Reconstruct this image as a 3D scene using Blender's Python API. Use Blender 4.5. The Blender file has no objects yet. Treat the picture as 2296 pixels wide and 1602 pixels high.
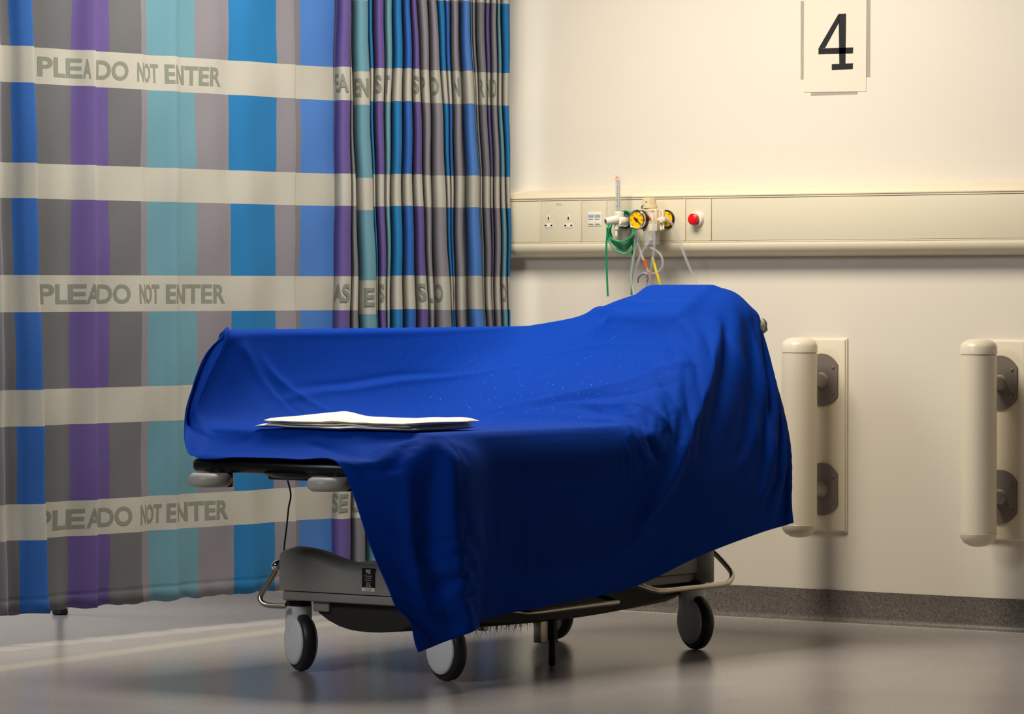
import bpy, bmesh, math, random
import numpy as np
from mathutils import Vector, Matrix
random.seed(4)
SC = bpy.context.scene
COL = SC.collection
PI = math.pi
# ---------------------------------------------------------------- camera
F_PX, CAM_H = 9300.0, 0.97
YAW = math.atan2(9300, 12500)
PITCH = math.atan2(151, F_PX)
CAM = Vector((6.505, -8.706, CAM_H))
cd = bpy.data.cameras.new('camera')
cd.sensor_width = 36.0
cd.lens = F_PX / 2296 * 36.0
cd.clip_end = 60
cam = bpy.data.objects.new('camera', cd)
COL.objects.link(cam)
cam.location = CAM
cam.rotation_euler = (PI / 2 - PITCH, 0, YAW)
SC.camera = cam
# ---------------------------------------------------------------- exposure, world, lamps
vs = SC.view_settings
vs.view_transform = 'Standard'
vs.look = 'None'
vs.gamma = 1
vs.use_curve_mapping = False
vs.exposure = 0.0
wd = bpy.data.worlds.new('world')
SC.world = wd
wd.use_nodes = True
wd.node_tree.nodes['Background'].inputs[0].default_value = (0.62, 0.72, 0.85, 1)
wd.node_tree.nodes['Background'].inputs[1].default_value = 0.01

def area(name, loc, target, size, power, color):
    l = bpy.data.lights.new(name, 'AREA')
    l.shape = 'RECTANGLE'
    l.size, l.size_y = size
    l.energy = power
    l.color = color
    o = bpy.data.objects.new(name, l)
    COL.objects.link(o)
    o.location = loc
    o.rotation_euler = (Vector(target) - Vector(loc)).to_track_quat('-Z', 'Y').to_euler()
    return o
area('bay_ceiling_light', (-0.14, 0.10, 2.50), (-0.14, 0.10, 0), (1.1, 0.9), 76, (1.0, 0.92, 0.78))
area('corridor_ceiling_light', (-0.3, -4.2, 2.7), (-0.3, -1.5, 0.3), (1.2, 1.2), 54, (0.93, 0.95, 1.0))
area('behind_curtain_fill_light', (-3.2, 0.0, 2.6), (-3.2, 0.0, 0), (0.8, 0.8), 70, (0.93, 0.96, 1.0))  # unseen lamp, added to brighten the floor beyond and under the curtain

# ---------------------------------------------------------------- helpers
WALL_Y = 1.549
def _axes():
    f = Vector((-math.sin(YAW) * math.cos(PITCH), math.cos(YAW) * math.cos(PITCH), -math.sin(PITCH)))
    r = Vector((math.cos(YAW), math.sin(YAW), 0))
    return f, r, r.cross(f)
AXF, AXR, AXU = _axes()
def hit(px, py, axis, c):
    """survey: the point of the photo lying on the plane axis = c"""
    d = AXF + AXR * ((px - 1148) / F_PX) - AXU * ((py - 801) / F_PX)
    return CAM + d * ((c - CAM[axis]) / d[axis])
def W(px, py, off=0.0):
    return hit(px, py, 1, WALL_Y - off)

def srgb(r, g, b):
    def f(c):
        c /= 255.0
        return c / 12.92 if c <= 0.04045 else ((c + 0.055) / 1.055) ** 2.4
    return (f(r), f(g), f(b), 1)

def mat(name, color, rough=0.5, metal=0.0, spec=0.5, noise=0.0, nscale=40, bump=0.0, bscale=200,
        trans=0.0, alpha=1.0, sheen=0.0, coat=0.0, subsurf=0.0, ior=1.45):
    m = bpy.data.materials.new(name)
    m.use_nodes = True
    nt = m.node_tree
    b = nt.nodes['Principled BSDF']
    b.inputs['Base Color'].default_value = color
    b.inputs['Roughness'].default_value = rough
    b.inputs['Metallic'].default_value = metal
    b.inputs['Specular IOR Level'].default_value = spec
    b.inputs['Transmission Weight'].default_value = trans
    b.inputs['Alpha'].default_value = alpha
    b.inputs['Sheen Weight'].default_value = sheen
    b.inputs['Coat Weight'].default_value = coat
    b.inputs['IOR'].default_value = ior
    tc = nt.nodes.new('ShaderNodeTexCoord')
    if noise > 0:
        n = nt.nodes.new('ShaderNodeTexNoise')
        n.inputs['Scale'].default_value = nscale
        n.inputs['Detail'].default_value = 4
        nt.links.new(tc.outputs['Object'], n.inputs['Vector'])
        mx = nt.nodes.new('ShaderNodeMix')
        mx.data_type = 'RGBA'
        mx.inputs['A'].default_value = tuple(c * (1 - noise) for c in color[:3]) + (1,)
        mx.inputs['B'].default_value = tuple(min(1, c * (1 + noise)) for c in color[:3]) + (1,)
        nt.links.new(n.outputs['Fac'], mx.inputs['Factor'])
        nt.links.new(mx.outputs['Result'], b.inputs['Base Color'])
    if bump > 0:
        n2 = nt.nodes.new('ShaderNodeTexNoise')
        n2.inputs['Scale'].default_value = bscale
        n2.inputs['Detail'].default_value = 3
        nt.links.new(tc.outputs['Object'], n2.inputs['Vector'])
        bp = nt.nodes.new('ShaderNodeBump')
        bp.inputs['Strength'].default_value = bump
        bp.inputs['Distance'].default_value = 0.002
        nt.links.new(n2.outputs['Fac'], bp.inputs['Height'])
        nt.links.new(bp.outputs['Normal'], b.inputs['Normal'])
    return m

class MB:
    """collects shapes into one mesh"""
    def __init__(s):
        s.v, s.f, s.mi, s.cur = [], [], [], 0
    def add(s, vs_, fs_):
        n = len(s.v)
        s.v += [tuple(p) for p in vs_]
        s.f += [tuple(n + i for i in f) for f in fs_]
        s.mi += [s.cur] * len(fs_)
        return s
    def box(s, c, h, bev=0.0, rot=None):
        c = Vector(c)
        bm = bmesh.new()
        bmesh.ops.create_cube(bm, size=2)
        bmesh.ops.scale(bm, vec=h, verts=bm.verts)
        if bev > 0:
            bmesh.ops.bevel(bm, geom=bm.edges[:], offset=bev, segments=3, affect='EDGES', profile=0.5)
        if rot is not None:
            bmesh.ops.transform(bm, matrix=rot.to_4x4(), verts=bm.verts)
        bm.verts.index_update()
        s.add([v.co + c for v in bm.verts], [[v.index for v in f.verts] for f in bm.faces])
        bm.free()
        return s
    def lathe(s, c, axis, prof, n=32, caps=True):
        """prof: list of (distance along axis, radius)"""
        c, a = Vector(c), Vector(axis).normalized()
        e1 = a.orthogonal().normalized()
        e2 = a.cross(e1)
        vv, ff = [], []
        for (t, r) in prof:
            for k in range(n):
                w = 2 * PI * k / n
                vv.append(c + a * t + (e1 * math.cos(w) + e2 * math.sin(w)) * max(r, 1e-5))
        for i in range(len(prof) - 1):
            for k in range(n):
                k2 = (k + 1) % n
                ff.append((i * n + k, i * n + k2, (i + 1) * n + k2, (i + 1) * n + k))
        if caps:
            ff.append(tuple(reversed(range(n))))
            ff.append(tuple(range((len(prof) - 1) * n, len(prof) * n)))
        return s.add(vv, ff)
    def cyl(s, p, q, r, r2=None, n=24, bev=0.0):
        p, q = Vector(p), Vector(q)
        L = (q - p).length
        r2 = r if r2 is None else r2
        if bev > 0:
            pr = [(0, r - bev), (bev * .3, r - bev * .3), (bev, r), (L - bev, r2), (L - bev * .3, r2 - bev * .3), (L, r2 - bev)]
        else:
            pr = [(0, r), (L, r2)]
        return s.lathe(p, q - p, pr, n)
    def tube(s, pts, r, n=10, closed=False, smooth=0):
        pts = [Vector(p) for p in pts]
        if smooth:
            pts = catmull(pts, smooth, closed)
        N = len(pts)
        tang = []
        for i in range(N):
            a = pts[(i - 1) % N] if closed else pts[max(i - 1, 0)]
            b = pts[(i + 1) % N] if closed else pts[min(i + 1, N - 1)]
            tang.append((b - a).normalized())
        nrm = tang[0].orthogonal().normalized()
        vv, ff = [], []
        for i in range(N):
            nrm = (nrm - tang[i] * nrm.dot(tang[i])).normalized()
            bi = tang[i].cross(nrm)
            rr = r(i / max(1, N - 1)) if callable(r) else r
            for k in range(n):
                w = 2 * PI * k / n
                vv.append(pts[i] + (nrm * math.cos(w) + bi * math.sin(w)) * rr)
        for i in range(N if closed else N - 1):
            j = (i + 1) % N
            for k in range(n):
                k2 = (k + 1) % n
                ff.append((i * n + k, i * n + k2, j * n + k2, j * n + k))
        if not closed:
            ff.append(tuple(reversed(range(n))))
            ff.append(tuple(range((N - 1) * n, N * n)))
        return s.add(vv, ff)
    def prism(s, poly, d, place):
        """poly of 2D points, thickness d; place(u, v, w) -> world"""
        n = len(poly)
        vv = [place(u, v, 0) for u, v in poly] + [place(u, v, d) for u, v in poly]
        ff = [tuple(reversed(range(n))), tuple(range(n, 2 * n))]
        for i in range(n):
            j = (i + 1) % n
            ff.append((i, j, n + j, n + i))
        return s.add(vv, ff)
    def build(s, name, m, parent=None, smooth=40):
        me = bpy.data.meshes.new(name)
        off = Vector(parent['_o']) if parent is not None and '_o' in parent else Vector((0, 0, 0))
        me.from_pydata([tuple(Vector(v) - off) for v in s.v], [], s.f)
        ms = m if isinstance(m, (list, tuple)) else [m]
        for x in ms:
            me.materials.append(x)
        if len(ms) > 1:
            me.polygons.foreach_set('material_index', s.mi)
        bm = bmesh.new()
        bm.from_mesh(me)
        bmesh.ops.recalc_face_normals(bm, faces=bm.faces)
        bm.to_mesh(me)
        bm.free()
        if smooth:
            me.polygons.foreach_set('use_smooth', [True] * len(me.polygons))
            me.set_sharp_from_angle(angle=math.radians(smooth))
        o = bpy.data.objects.new(name, me)
        COL.objects.link(o)
        if parent is not None:
            o.parent = parent
            o['_o'] = tuple(off)
        return o

def catmull(P, k, closed=False):
    out = []
    n = len(P)
    for i in range(n if closed else n - 1):
        g = (lambda j: P[j % n]) if closed else (lambda j: P[min(max(j, 0), n - 1)])
        a, b, c, d = g(i - 1), g(i), g(i + 1), g(i + 2)
        for q in range(k):
            t = q / k
            out.append(0.5 * ((2 * b) + (c - a) * t + (2 * a - 5 * b + 4 * c - d) * t * t + (3 * b - a - 3 * c + d) * t ** 3))
    if not closed:
        out.append(P[-1])
    return out

def tag(o, label=None, cat=None, group=None, kind=None):
    if label: o['label'] = label
    if cat: o['category'] = cat
    if group: o['group'] = group
    if kind: o['kind'] = kind
    return o
def thing(name, loc, label, cat, group=None):
    o = bpy.data.objects.new(name, None)
    o.empty_display_size = 0.05
    COL.objects.link(o)
    o.location = loc
    o['_o'] = tuple(loc)
    return tag(o, label, cat, group)

def text_polys(s, height, bold=0.0):
    """glyph mesh of a string in 2D: returns verts (x, y) scaled to cap height, faces, width"""
    cu = bpy.data.curves.new('t', 'FONT')
    cu.body = s
    cu.size = 1.0
    cu.resolution_u = 4
    cu.offset = bold
    ob = bpy.data.objects.new('t', cu)
    COL.objects.link(ob)
    bpy.context.view_layer.update()
    dg = bpy.context.evaluated_depsgraph_get()
    me = bpy.data.meshes.new_from_object(ob.evaluated_get(dg))
    vs_ = [(v.co.x, v.co.y) for v in me.vertices]
    fs_ = [tuple(p.vertices) for p in me.polygons]
    bpy.data.objects.remove(ob)
    bpy.data.curves.remove(cu)
    bpy.data.meshes.remove(me)
    x0, x1 = min(v[0] for v in vs_), max(v[0] for v in vs_)
    y0, y1 = min(v[1] for v in vs_), max(v[1] for v in vs_)
    k = height / (y1 - y0)
    return [((v[0] - x0) * k, (v[1] - y0) * k) for v in vs_], fs_, (x1 - x0) * k

def write(name, s, m, parent, place, width, height, bold=0.0, step=0.0):
    """lettering on a surface: place(u 0..1, v 0..1) -> world; step = slices for bending"""
    vs_, fs_, w = text_polys(s, 1.0, bold)
    bm = bmesh.new()
    bv = [bm.verts.new((x / w, y, 0)) for x, y in vs_]
    for f in fs_:
        try: bm.faces.new([bv[i] for i in f])
        except ValueError: pass
    if step:
        k = step
        while k < 1:
            bmesh.ops.bisect_plane(bm, geom=bm.verts[:] + bm.edges[:] + bm.faces[:], plane_co=(k, 0, 0), plane_no=(1, 0, 0), dist=1e-6)
            k += step
    bm.verts.index_update()
    mb = MB()
    mb.add([place(v.co.x, v.co.y) for v in bm.verts], [[v.index for v in f.verts] for f in bm.faces])
    bm.free()
    return mb.build(name, m, parent, 0)

# ---------------------------------------------------------------- materials
M = {}
M['wall'] = mat('wall_paint', srgb(224, 215, 199), 0.55, noise=0.015, nscale=3, bump=0.05, bscale=260)
M['pvc'] = mat('cream_pvc', srgb(222, 210, 184), 0.35)
M['pvc_panel'] = mat('cream_pvc_panel', srgb(218, 208, 182), 0.42)
M['groove'] = mat('groove_shadow_gap', srgb(160, 148, 126), 0.7)
M['white'] = mat('white_plastic', srgb(232, 226, 212), 0.3)
M['black'] = mat('black_plastic', srgb(14, 14, 15), 0.35)
M['rubber'] = mat('grey_black_rubber', srgb(38, 38, 40), 0.45)
M['steel'] = mat('brushed_steel', srgb(200, 190, 170), 0.28, metal=1.0)
M['chrome'] = mat('chrome', srgb(225, 225, 225), 0.08, metal=1.0)
M['castor'] = mat('castor_grey_white', srgb(230, 230, 228), 0.4)
M['chassis'] = mat('moulded_grey_plastic', srgb(146, 144, 134), 0.5, noise=0.04, nscale=90, bump=0.15, bscale=700)
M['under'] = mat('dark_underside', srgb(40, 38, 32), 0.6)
M['bumper'] = mat('grey_bumper', srgb(170, 166, 160), 0.4)
M['bracket'] = mat('grey_bracket', srgb(122, 112, 105), 0.45)
M['roller'] = mat('cream_roller', srgb(226, 215, 192), 0.3)
M['board'] = mat('cream_board', srgb(226, 214, 190), 0.4)
M['paper'] = mat('paper', srgb(232, 215, 196), 0.7, noise=0.02, nscale=12)
M['tape'] = mat('clear_tape', srgb(228, 218, 200), 0.5, alpha=0.14)
M['ink'] = mat('black_ink', srgb(4, 4, 4), 0.6)
M['redink'] = mat('red_print', srgb(190, 45, 30), 0.5)
M['greyink'] = mat('grey_print', srgb(90, 86, 84), 0.6)
M['red'] = mat('red_button', srgb(225, 12, 20), 0.25)
M['yellow'] = mat('yellow_face', srgb(238, 190, 0), 0.4)
M['orange'] = mat('orange_plastic', srgb(240, 88, 14), 0.4)
M['ytube'] = mat('yellow_tube', srgb(226, 212, 20), 0.35)
M['green'] = mat('green_tube', srgb(0, 150, 92), 0.2, spec=0.6)
M['tube'] = mat('clear_tube', srgb(205, 205, 210), 0.12, alpha=0.33, spec=0.9)
M['mask'] = mat('frosted_grey_plastic', srgb(150, 150, 156), 0.3, alpha=0.85)
M['glass'] = mat('clear_plastic', srgb(228, 226, 214), 0.06, alpha=0.28, spec=0.9)
M['scale'] = mat('scale_strip', srgb(176, 184, 190), 0.5)
M['beige'] = mat('beige_plastic', srgb(214, 196, 158), 0.4)
M['towel'] = mat('white_cotton', srgb(238, 232, 216), 0.85, bump=0.35, bscale=900)
M['mattress'] = mat('dark_vinyl_mattress', srgb(20, 24, 40), 0.5)

# curtain cloth
CC = {}
for nm, c in dict(grey=(103, 103, 110), dgrey=(88, 89, 94), lgrey=(116, 113, 122), cream=(164, 162, 154), purple=(84, 68, 128),
                  teal=(86, 130, 146), cyan=(12, 100, 156), blue=(28, 84, 158), lblue=(60, 106, 174)).items():
    CC[nm] = mat('curtain_' + nm, srgb(*c), 0.8, bump=0.25, bscale=120)
M['letter'] = mat('curtain_print', srgb(116, 120, 110), 0.85)
CNAMES = list(CC)

def speckle(name, base, dark, light, scale, rough, strip=False):
    m = bpy.data.materials.new(name)
    m.use_nodes = True
    nt = m.node_tree
    b = nt.nodes['Principled BSDF']
    tc = nt.nodes.new('ShaderNodeTexCoord')
    def ramp(sc, p0, p1, det=2):
        n = nt.nodes.new('ShaderNodeTexNoise')
        n.inputs['Scale'].default_value = sc
        n.inputs['Detail'].default_value = det
        nt.links.new(tc.outputs['Object'], n.inputs['Vector'])
        r = nt.nodes.new('ShaderNodeMapRange')
        r.inputs[1].default_value, r.inputs[2].default_value = p0, p1
        nt.links.new(n.outputs['Fac'], r.inputs[0])
        return r.outputs[0]
    def mix(fac, A, B):
        x = nt.nodes.new('ShaderNodeMix')
        x.data_type = 'RGBA'
        nt.links.new(fac, x.inputs['Factor'])
        for k, q in (('A', A), ('B', B)):
            if isinstance(q, tuple): x.inputs[k].default_value = q
            else: nt.links.new(q, x.inputs[k])
        return x.outputs['Result']
    c = mix(ramp(scale, 0.48, 0.66), base, dark)
    c = mix(ramp(scale * 1.3 + 7, 0.52, 0.7), c, light)
    c = mix(ramp(2.2, 0.35, 0.8, 4), c, mix(ramp(scale * .8, .4, .6), base, dark))
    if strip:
        # strip of light alongside the curtain, painted pale into the floor colour
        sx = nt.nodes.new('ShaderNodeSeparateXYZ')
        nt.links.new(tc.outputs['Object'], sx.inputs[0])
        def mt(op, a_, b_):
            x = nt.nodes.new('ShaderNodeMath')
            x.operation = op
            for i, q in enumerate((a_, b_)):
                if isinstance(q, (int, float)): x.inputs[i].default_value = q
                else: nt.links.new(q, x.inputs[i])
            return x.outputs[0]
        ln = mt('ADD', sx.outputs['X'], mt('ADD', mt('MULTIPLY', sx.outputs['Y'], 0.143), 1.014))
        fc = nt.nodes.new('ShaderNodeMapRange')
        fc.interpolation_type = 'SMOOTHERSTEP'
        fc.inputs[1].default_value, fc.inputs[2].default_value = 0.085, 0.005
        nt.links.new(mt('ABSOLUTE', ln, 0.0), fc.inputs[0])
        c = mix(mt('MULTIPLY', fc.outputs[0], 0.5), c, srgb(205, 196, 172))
    nt.links.new(c, b.inputs['Base Color'])
    b.inputs['Roughness'].default_value = rough
    n = nt.nodes.new('ShaderNodeTexNoise')
    n.inputs['Scale'].default_value = 350
    nt.links.new(tc.outputs['Object'], n.inputs['Vector'])
    bp = nt.nodes.new('ShaderNodeBump')
    bp.inputs['Strength'].default_value = 0.12
    bp.inputs['Distance'].default_value = 0.001
    nt.links.new(n.outputs['Fac'], bp.inputs['Height'])
    nt.links.new(bp.outputs['Normal'], b.inputs['Normal'])
    return m
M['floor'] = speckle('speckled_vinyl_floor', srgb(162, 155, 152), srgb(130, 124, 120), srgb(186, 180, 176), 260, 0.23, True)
M['skirt'] = speckle('speckled_vinyl_skirting', srgb(112, 103, 97), srgb(76, 70, 66), srgb(140, 130, 124), 170, 0.4)
M['weld'] = mat('pale_vinyl_weld', srgb(196, 184, 158), 0.35)

# ---------------------------------------------------------------- room shell
def struct(mb, name, m, smooth=40):
    return tag(mb.build(name, m, None, smooth), kind='structure')
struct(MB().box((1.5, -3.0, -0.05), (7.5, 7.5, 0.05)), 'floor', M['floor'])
struct(MB().box((0.6, WALL_Y + 0.06, 1.35), (4.6, 0.06, 1.35)), 'wall_back', M['wall'])
mb = MB()
pr = [(0.0, 0.094), (0.003, 0.094), (0.0035, 0.02), (0.006, 0.011), (0.012, 0.005), (0.024, 0.0015), (0.024, 0.0), (0.0, 0.0)]
X0, X1 = -4.0, 5.2
n = len(pr)
mb.add([(X0, WALL_Y - a, b) for a, b in pr] + [(X1, WALL_Y - a, b) for a, b in pr],
       [tuple(range(n)), tuple(range(n, 2 * n))] + [(i, (i + 1) % n, n + (i + 1) % n, n + i) for i in range(n)])
struct(mb, 'baseboard_back', M['skirt'])
struct(MB().box((0.6, WALL_Y - 0.0275, 0.0006), (4.6, 0.0035, 0.0012)), 'trim_1', M['weld'])
# ---------------------------------------------------------------- wall trunking
TF = 0.07       # how far its face stands off the wall
tr = thing('wall_trunking', (0.6, WALL_Y, 1.068), 'long cream plastic service trunking running along the wall', 'trunking')
mb = MB()
pr = [(0, 1.275), (0.012, 1.274), (0.04, 1.266), (0.058, 1.257), (0.066, 1.2505), (0.072, 1.2500), (0.072, 1.247), (0.0690, 1.246), (0.0690, 1.2445),
      (0.070, 1.2440), (0.070, 1.241), (0.064, 1.240), (0.064, 1.115), (0.070, 1.114), (0.070, 1.111), (0.0690, 1.1105), (0.0690, 1.106), (0.072, 1.1055),
      (0.0725, 1.1035), (0.071, 1.094), (0.064, 1.083), (0.052, 1.075), (0.036, 1.070), (0.0, 1.068)]
n = len(pr)
X0, X1 = -3.9, 5.1
mb.add([(X0, WALL_Y - a, b) for a, b in pr] + [(X1, WALL_Y - a, b) for a, b in pr],
       [tuple(range(n)), tuple(range(n, 2 * n))] + [(i, (i + 1) % n, n + (i + 1) % n, n + i) for i in range(n)])
mb.build('body', M['pvc'], tr, 25)
DIV = [-1.40, -0.966, -0.814, -0.721, -0.434, -0.342, 1.65]
for i in range(len(DIV) - 1):
    a, b = DIV[i] + 0.0035, DIV[i + 1] - 0.0035
    MB().box(((a + b) / 2, WALL_Y - 0.0655, 1.1775), ((b - a) / 2, 0.0025, 0.0622), 0.001).build('panel', M['pvc_panel'], tr)
for d in DIV[1:-1]:
    MB().box((d, WALL_Y - 0.066, 1.1775), (0.0026, 0.005, 0.0624), 0.001).build('divider', M['pvc'], tr)
    MB().box((d - 0.0033, WALL_Y - 0.0655, 1.1775), (0.0007, 0.003, 0.0622)).build('divider_gap', M['groove'], tr)

PF = WALL_Y - 0.068    # panel face y
def onpanel(px, py, out=0.0):
    return hit(px, py, 1, PF - out)
# double socket
p0 = onpanel(1253, 500)
so = thing('double_socket', (p0.x, PF, p0.z), 'double mains socket set in the cream trunking, left of the data outlet', 'socket')
for cx in (1230.6, 1274.9):
    c = onpanel(cx, 498)
    MB().box((c.x, PF - 0.0006, c.z - 0.0115), (0.0155, 0.0008, 0.006), 0.0005).build('pin_plate', M['white'], so)
    MB().box((c.x, PF - 0.0006, c.z + 0.0115), (0.0045, 0.0008, 0.0075), 0.0005).build('earth_plate', M['white'], so)
    MB().box((c.x, PF - 0.001, c.z + 0.0115), (0.0021, 0.001, 0.0043)).build('earth_slot', M['black'], so)
    for s in (-1, 1):
        MB().box((c.x + s * 0.0111, PF - 0.001, c.z - 0.0105), (0.0031, 0.001, 0.0022)).build('pin_slot', M['black'], so)
c = onpanel(1254, 457.5)
MB().box((c.x, PF - 0.0004, c.z), (0.0115, 0.0004, 0.0032)).build('label_strip', M['paper'], so)
write('label_text', 'GP/15L.1', M['ink'], so, lambda u, v: (c.x - 0.0098 + u * 0.0196, PF - 0.001, c.z - 0.0019 + v * 0.0038), 0, 0)
c2 = onpanel(1252, 476)
MB().lathe((c2.x, PF, c2.z), (0, -1, 0), [(0, 0.0012), (0.001, 0.0011)], 10).build('screw_cap', M['groove'], so)
# data outlet
c = onpanel(1333.5, 491.5)
do = thing('data_outlet', (c.x, PF, c.z), 'small white data outlet with two shuttered ports, right of the double socket', 'outlet')
MB().box((c.x, PF - 0.001, c.z), (0.0245, 0.0012, 0.0205), 0.0006).build('frame', M['white'], do)
for s in (-1, 1):
    x = c.x + s * 0.0118
    MB().box((x, PF - 0.0022, c.z + 0.0085), (0.0108, 0.0006, 0.0055)).build('label_window', M['scale'], do)
    write('label_text', 'DATA' if s < 0 else 'VOICE', M['greyink'], do, lambda u, v, x=x: (x - 0.008 + u * 0.016, PF - 0.0031, c.z + 0.0065 + v * 0.004), 0, 0)
    MB().box((x, PF - 0.0024, c.z - 0.0075), (0.0095, 0.001, 0.0090), 0.0005).build('port_shutter', M['white'], do)
    for dz in (-0.001, -0.0150):
        MB().box((x, PF - 0.0034, c.z + dz), (0.0082, 0.0006, 0.0008)).build('port_slot', M['greyink'], do)
# call button
c = onpanel(1564, 492)
cb = thing('call_button', (c.x, PF, c.z), 'round red nurse call button in a white bezel on the trunking', 'button')
MB().lathe((c.x, PF, c.z), (0, -1, 0), [(0, 0.0235), (0.004, 0.0235), (0.010, 0.0200), (0.011, 0.0150), (0.009, 0.0140)], 40).build('bezel', M['white'], cb)
MB().lathe((c.x, PF, c.z), (0, -1, 0), [(0.005, 0.0125), (0.016, 0.0130), (0.022, 0.0165), (0.027, 0.0165), (0.030, 0.0135), (0.031, 0.006), (0.031, 0.0)], 40).build('button_cap', M['red'], cb)
MB().lathe((c.x, PF - 0.0072, c.z + 0.0195), (0, -1, 0), [(0, 0.0014), (0.003, 0.0013)], 10).build('indicator', M['greyink'], cb)

# ---------------------------------------------------------------- medical gas gear
def ring_outlet(px, py, face, name, label, r=0.027):
    c = onpanel(px, py)
    t = thing(name, (c.x, PF, c.z), label, 'gas outlet')
    MB().lathe((c.x, PF, c.z), (0, -1, 0), [(0, r), (0.006, r), (0.008, r - 0.002), (0.008, r - 0.0035), (0.006, r - 0.004)], 40).build('outer_ring', M['black'], t)
    MB().lathe((c.x, PF, c.z), (0, -1, 0), [(0.004, r - 0.004), (0.0075, r - 0.0045), (0.008, 0.012), (0.013, 0.011), (0.013, 0.0)], 40).build('face_plate', face, t)
    MB().cyl((c.x, PF - 0.008, c.z), (c.x, PF - 0.05, c.z), 0.008, n=20).build('probe_socket', M['steel'], t)
    return c, t
cO, tO = ring_outlet(1402, 494, M['white'], 'oxygen_outlet', 'white round gas outlet with black ring, behind the flowmeter', 0.026)
cV, tV = ring_outlet(1496, 492, M['yellow'], 'vacuum_outlet', 'yellow round suction outlet with black ring, behind the pressure regulator', 0.0275)
for a in (-40, 50, 210):
    w = math.radians(a)
    MB().lathe((cV.x + 0.0195 * math.cos(w), PF - 0.0076, cV.z + 0.0195 * math.sin(w)), (0, -1, 0), [(0, 0.002), (0.0012, 0.002)], 10).build('screw', M['black'], tV)

OF = 0.135
def g(px, py, off=OF):
    return W(px, py, off)
# flowmeter
b0 = g(1386, 492)
fm = thing('oxygen_flowmeter', tuple(b0), 'oxygen flowmeter with tall clear tube and white knob, plugged into trunking', 'flowmeter')
top, bot = g(1386, 386), g(1386, 478)
MB().lathe(bot, (0, 0, 1), [(0, 0.0088), (top.z - bot.z - 0.008, 0.0088), (top.z - bot.z - 0.003, 0.0072), (top.z - bot.z, 0.002)], 24).build('tube', M['glass'], fm)
sp0, sp1 = g(1386, 404), g(1386, 476)
MB().box(((sp0 + sp1) / 2), (0.0045, 0.002, (sp0.z - sp1.z) / 2)).build('scale_strip', M['scale'], fm)
mb = MB()
for i in range(15):
    z = sp1.z + 0.006 + (sp0.z - sp1.z - 0.01) * i / 14
    mb.box((sp0.x - 0.0015, sp0.y - 0.0026, z), (0.0032 if i % 2 == 0 else 0.002, 0.0006, 0.0007))
    if i % 3 == 2:
        mb.box((sp0.x - 0.002, sp0.y - 0.0026, z), (0.0015, 0.0007, 0.0021))
mb.build('scale_marks', M['ink'], fm)
c = g(1384.5, 399)
MB().lathe(c - Vector((0, 0.002, 0.004)), (0, 0, 1), [(0, 0.0058), (0.003, 0.0052), (0.010, 0.0014), (0.011, 0.0005)], 20).build('float', M['orange'], fm)
c = g(1388, 484)
MB().lathe(c - Vector((0, 0, 0.014)), (0, 0, 1), [(0, 0.0120), (0.004, 0.0145), (0.016, 0.0150), (0.024, 0.0150), (0.026, 0.0125)], 28).build('collar', M['white'], fm)
write('collar_text', '0-15 L/MIN', M['greyink'], fm, lambda u, v: (c.x - 0.0085 + u * 0.017, c.y - 0.0153 + 0.004 * (u * 2 - 1) ** 2, c.z + 0.0022 + v * 0.004), 0, 0, step=.2)
c = g(1392, 496)
mb = MB()
mb.lathe(c - Vector((0, 0.012, 0)), (0, 1, 0), [(0, 0.011), (0.004, 0.014), (0.02, 0.015), (0.024, 0.012), (0.07, 0.011)], 28)
mb.lathe(c - Vector((0, 0, 0.016)), (0, 0, 1), [(0, 0.009), (0.006, 0.012), (0.018, 0.013)], 24)
mb.build('valve_body', M['white'], fm)
k0, k1 = g(1384, 493, OF + 0.01), g(1358, 496.5, OF + 0.045)
ax = (k1 - k0)
L = ax.length
mb = MB()
mb.lathe(k0, ax, [(0, 0.0105), (L * .1, 0.0125), (L * .35, 0.0125), (L * .95, 0.0100), (L, 0.0085)], 28)
e1 = ax.normalized().orthogonal().normalized(); e2 = ax.normalized().cross(e1)
for i in range(14):
    w = 2 * PI * i / 14
    d = e1 * math.cos(w) + e2 * math.sin(w)
    mb.cyl(k0 + ax * .12 + d * 0.0122, k1 - ax * .05 + d * 0.0096, 0.0011, n=6)
mb.build('flow_knob', M['white'], fm)
MB().lathe(k1, ax, [(-0.001, 0.0066), (0.0012, 0.006), (0.0012, 0.0)], 20).build('knob_cap', M['greyink'], fm)
n0, n1 = g(1382, 502, OF + 0.01), g(1381, 530, OF + 0.01)
L = n0.z - n1.z
MB().lathe(n0, (0, 0, -1), [(0, 0.0072), (L * .45, 0.0072), (L * .47, 0.005)] + [(L * (0.5 + .1 * i), 0.0034 if i % 2 else 0.0046) for i in range(6)], 20).build('hose_barb', M['white'], fm)

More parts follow.
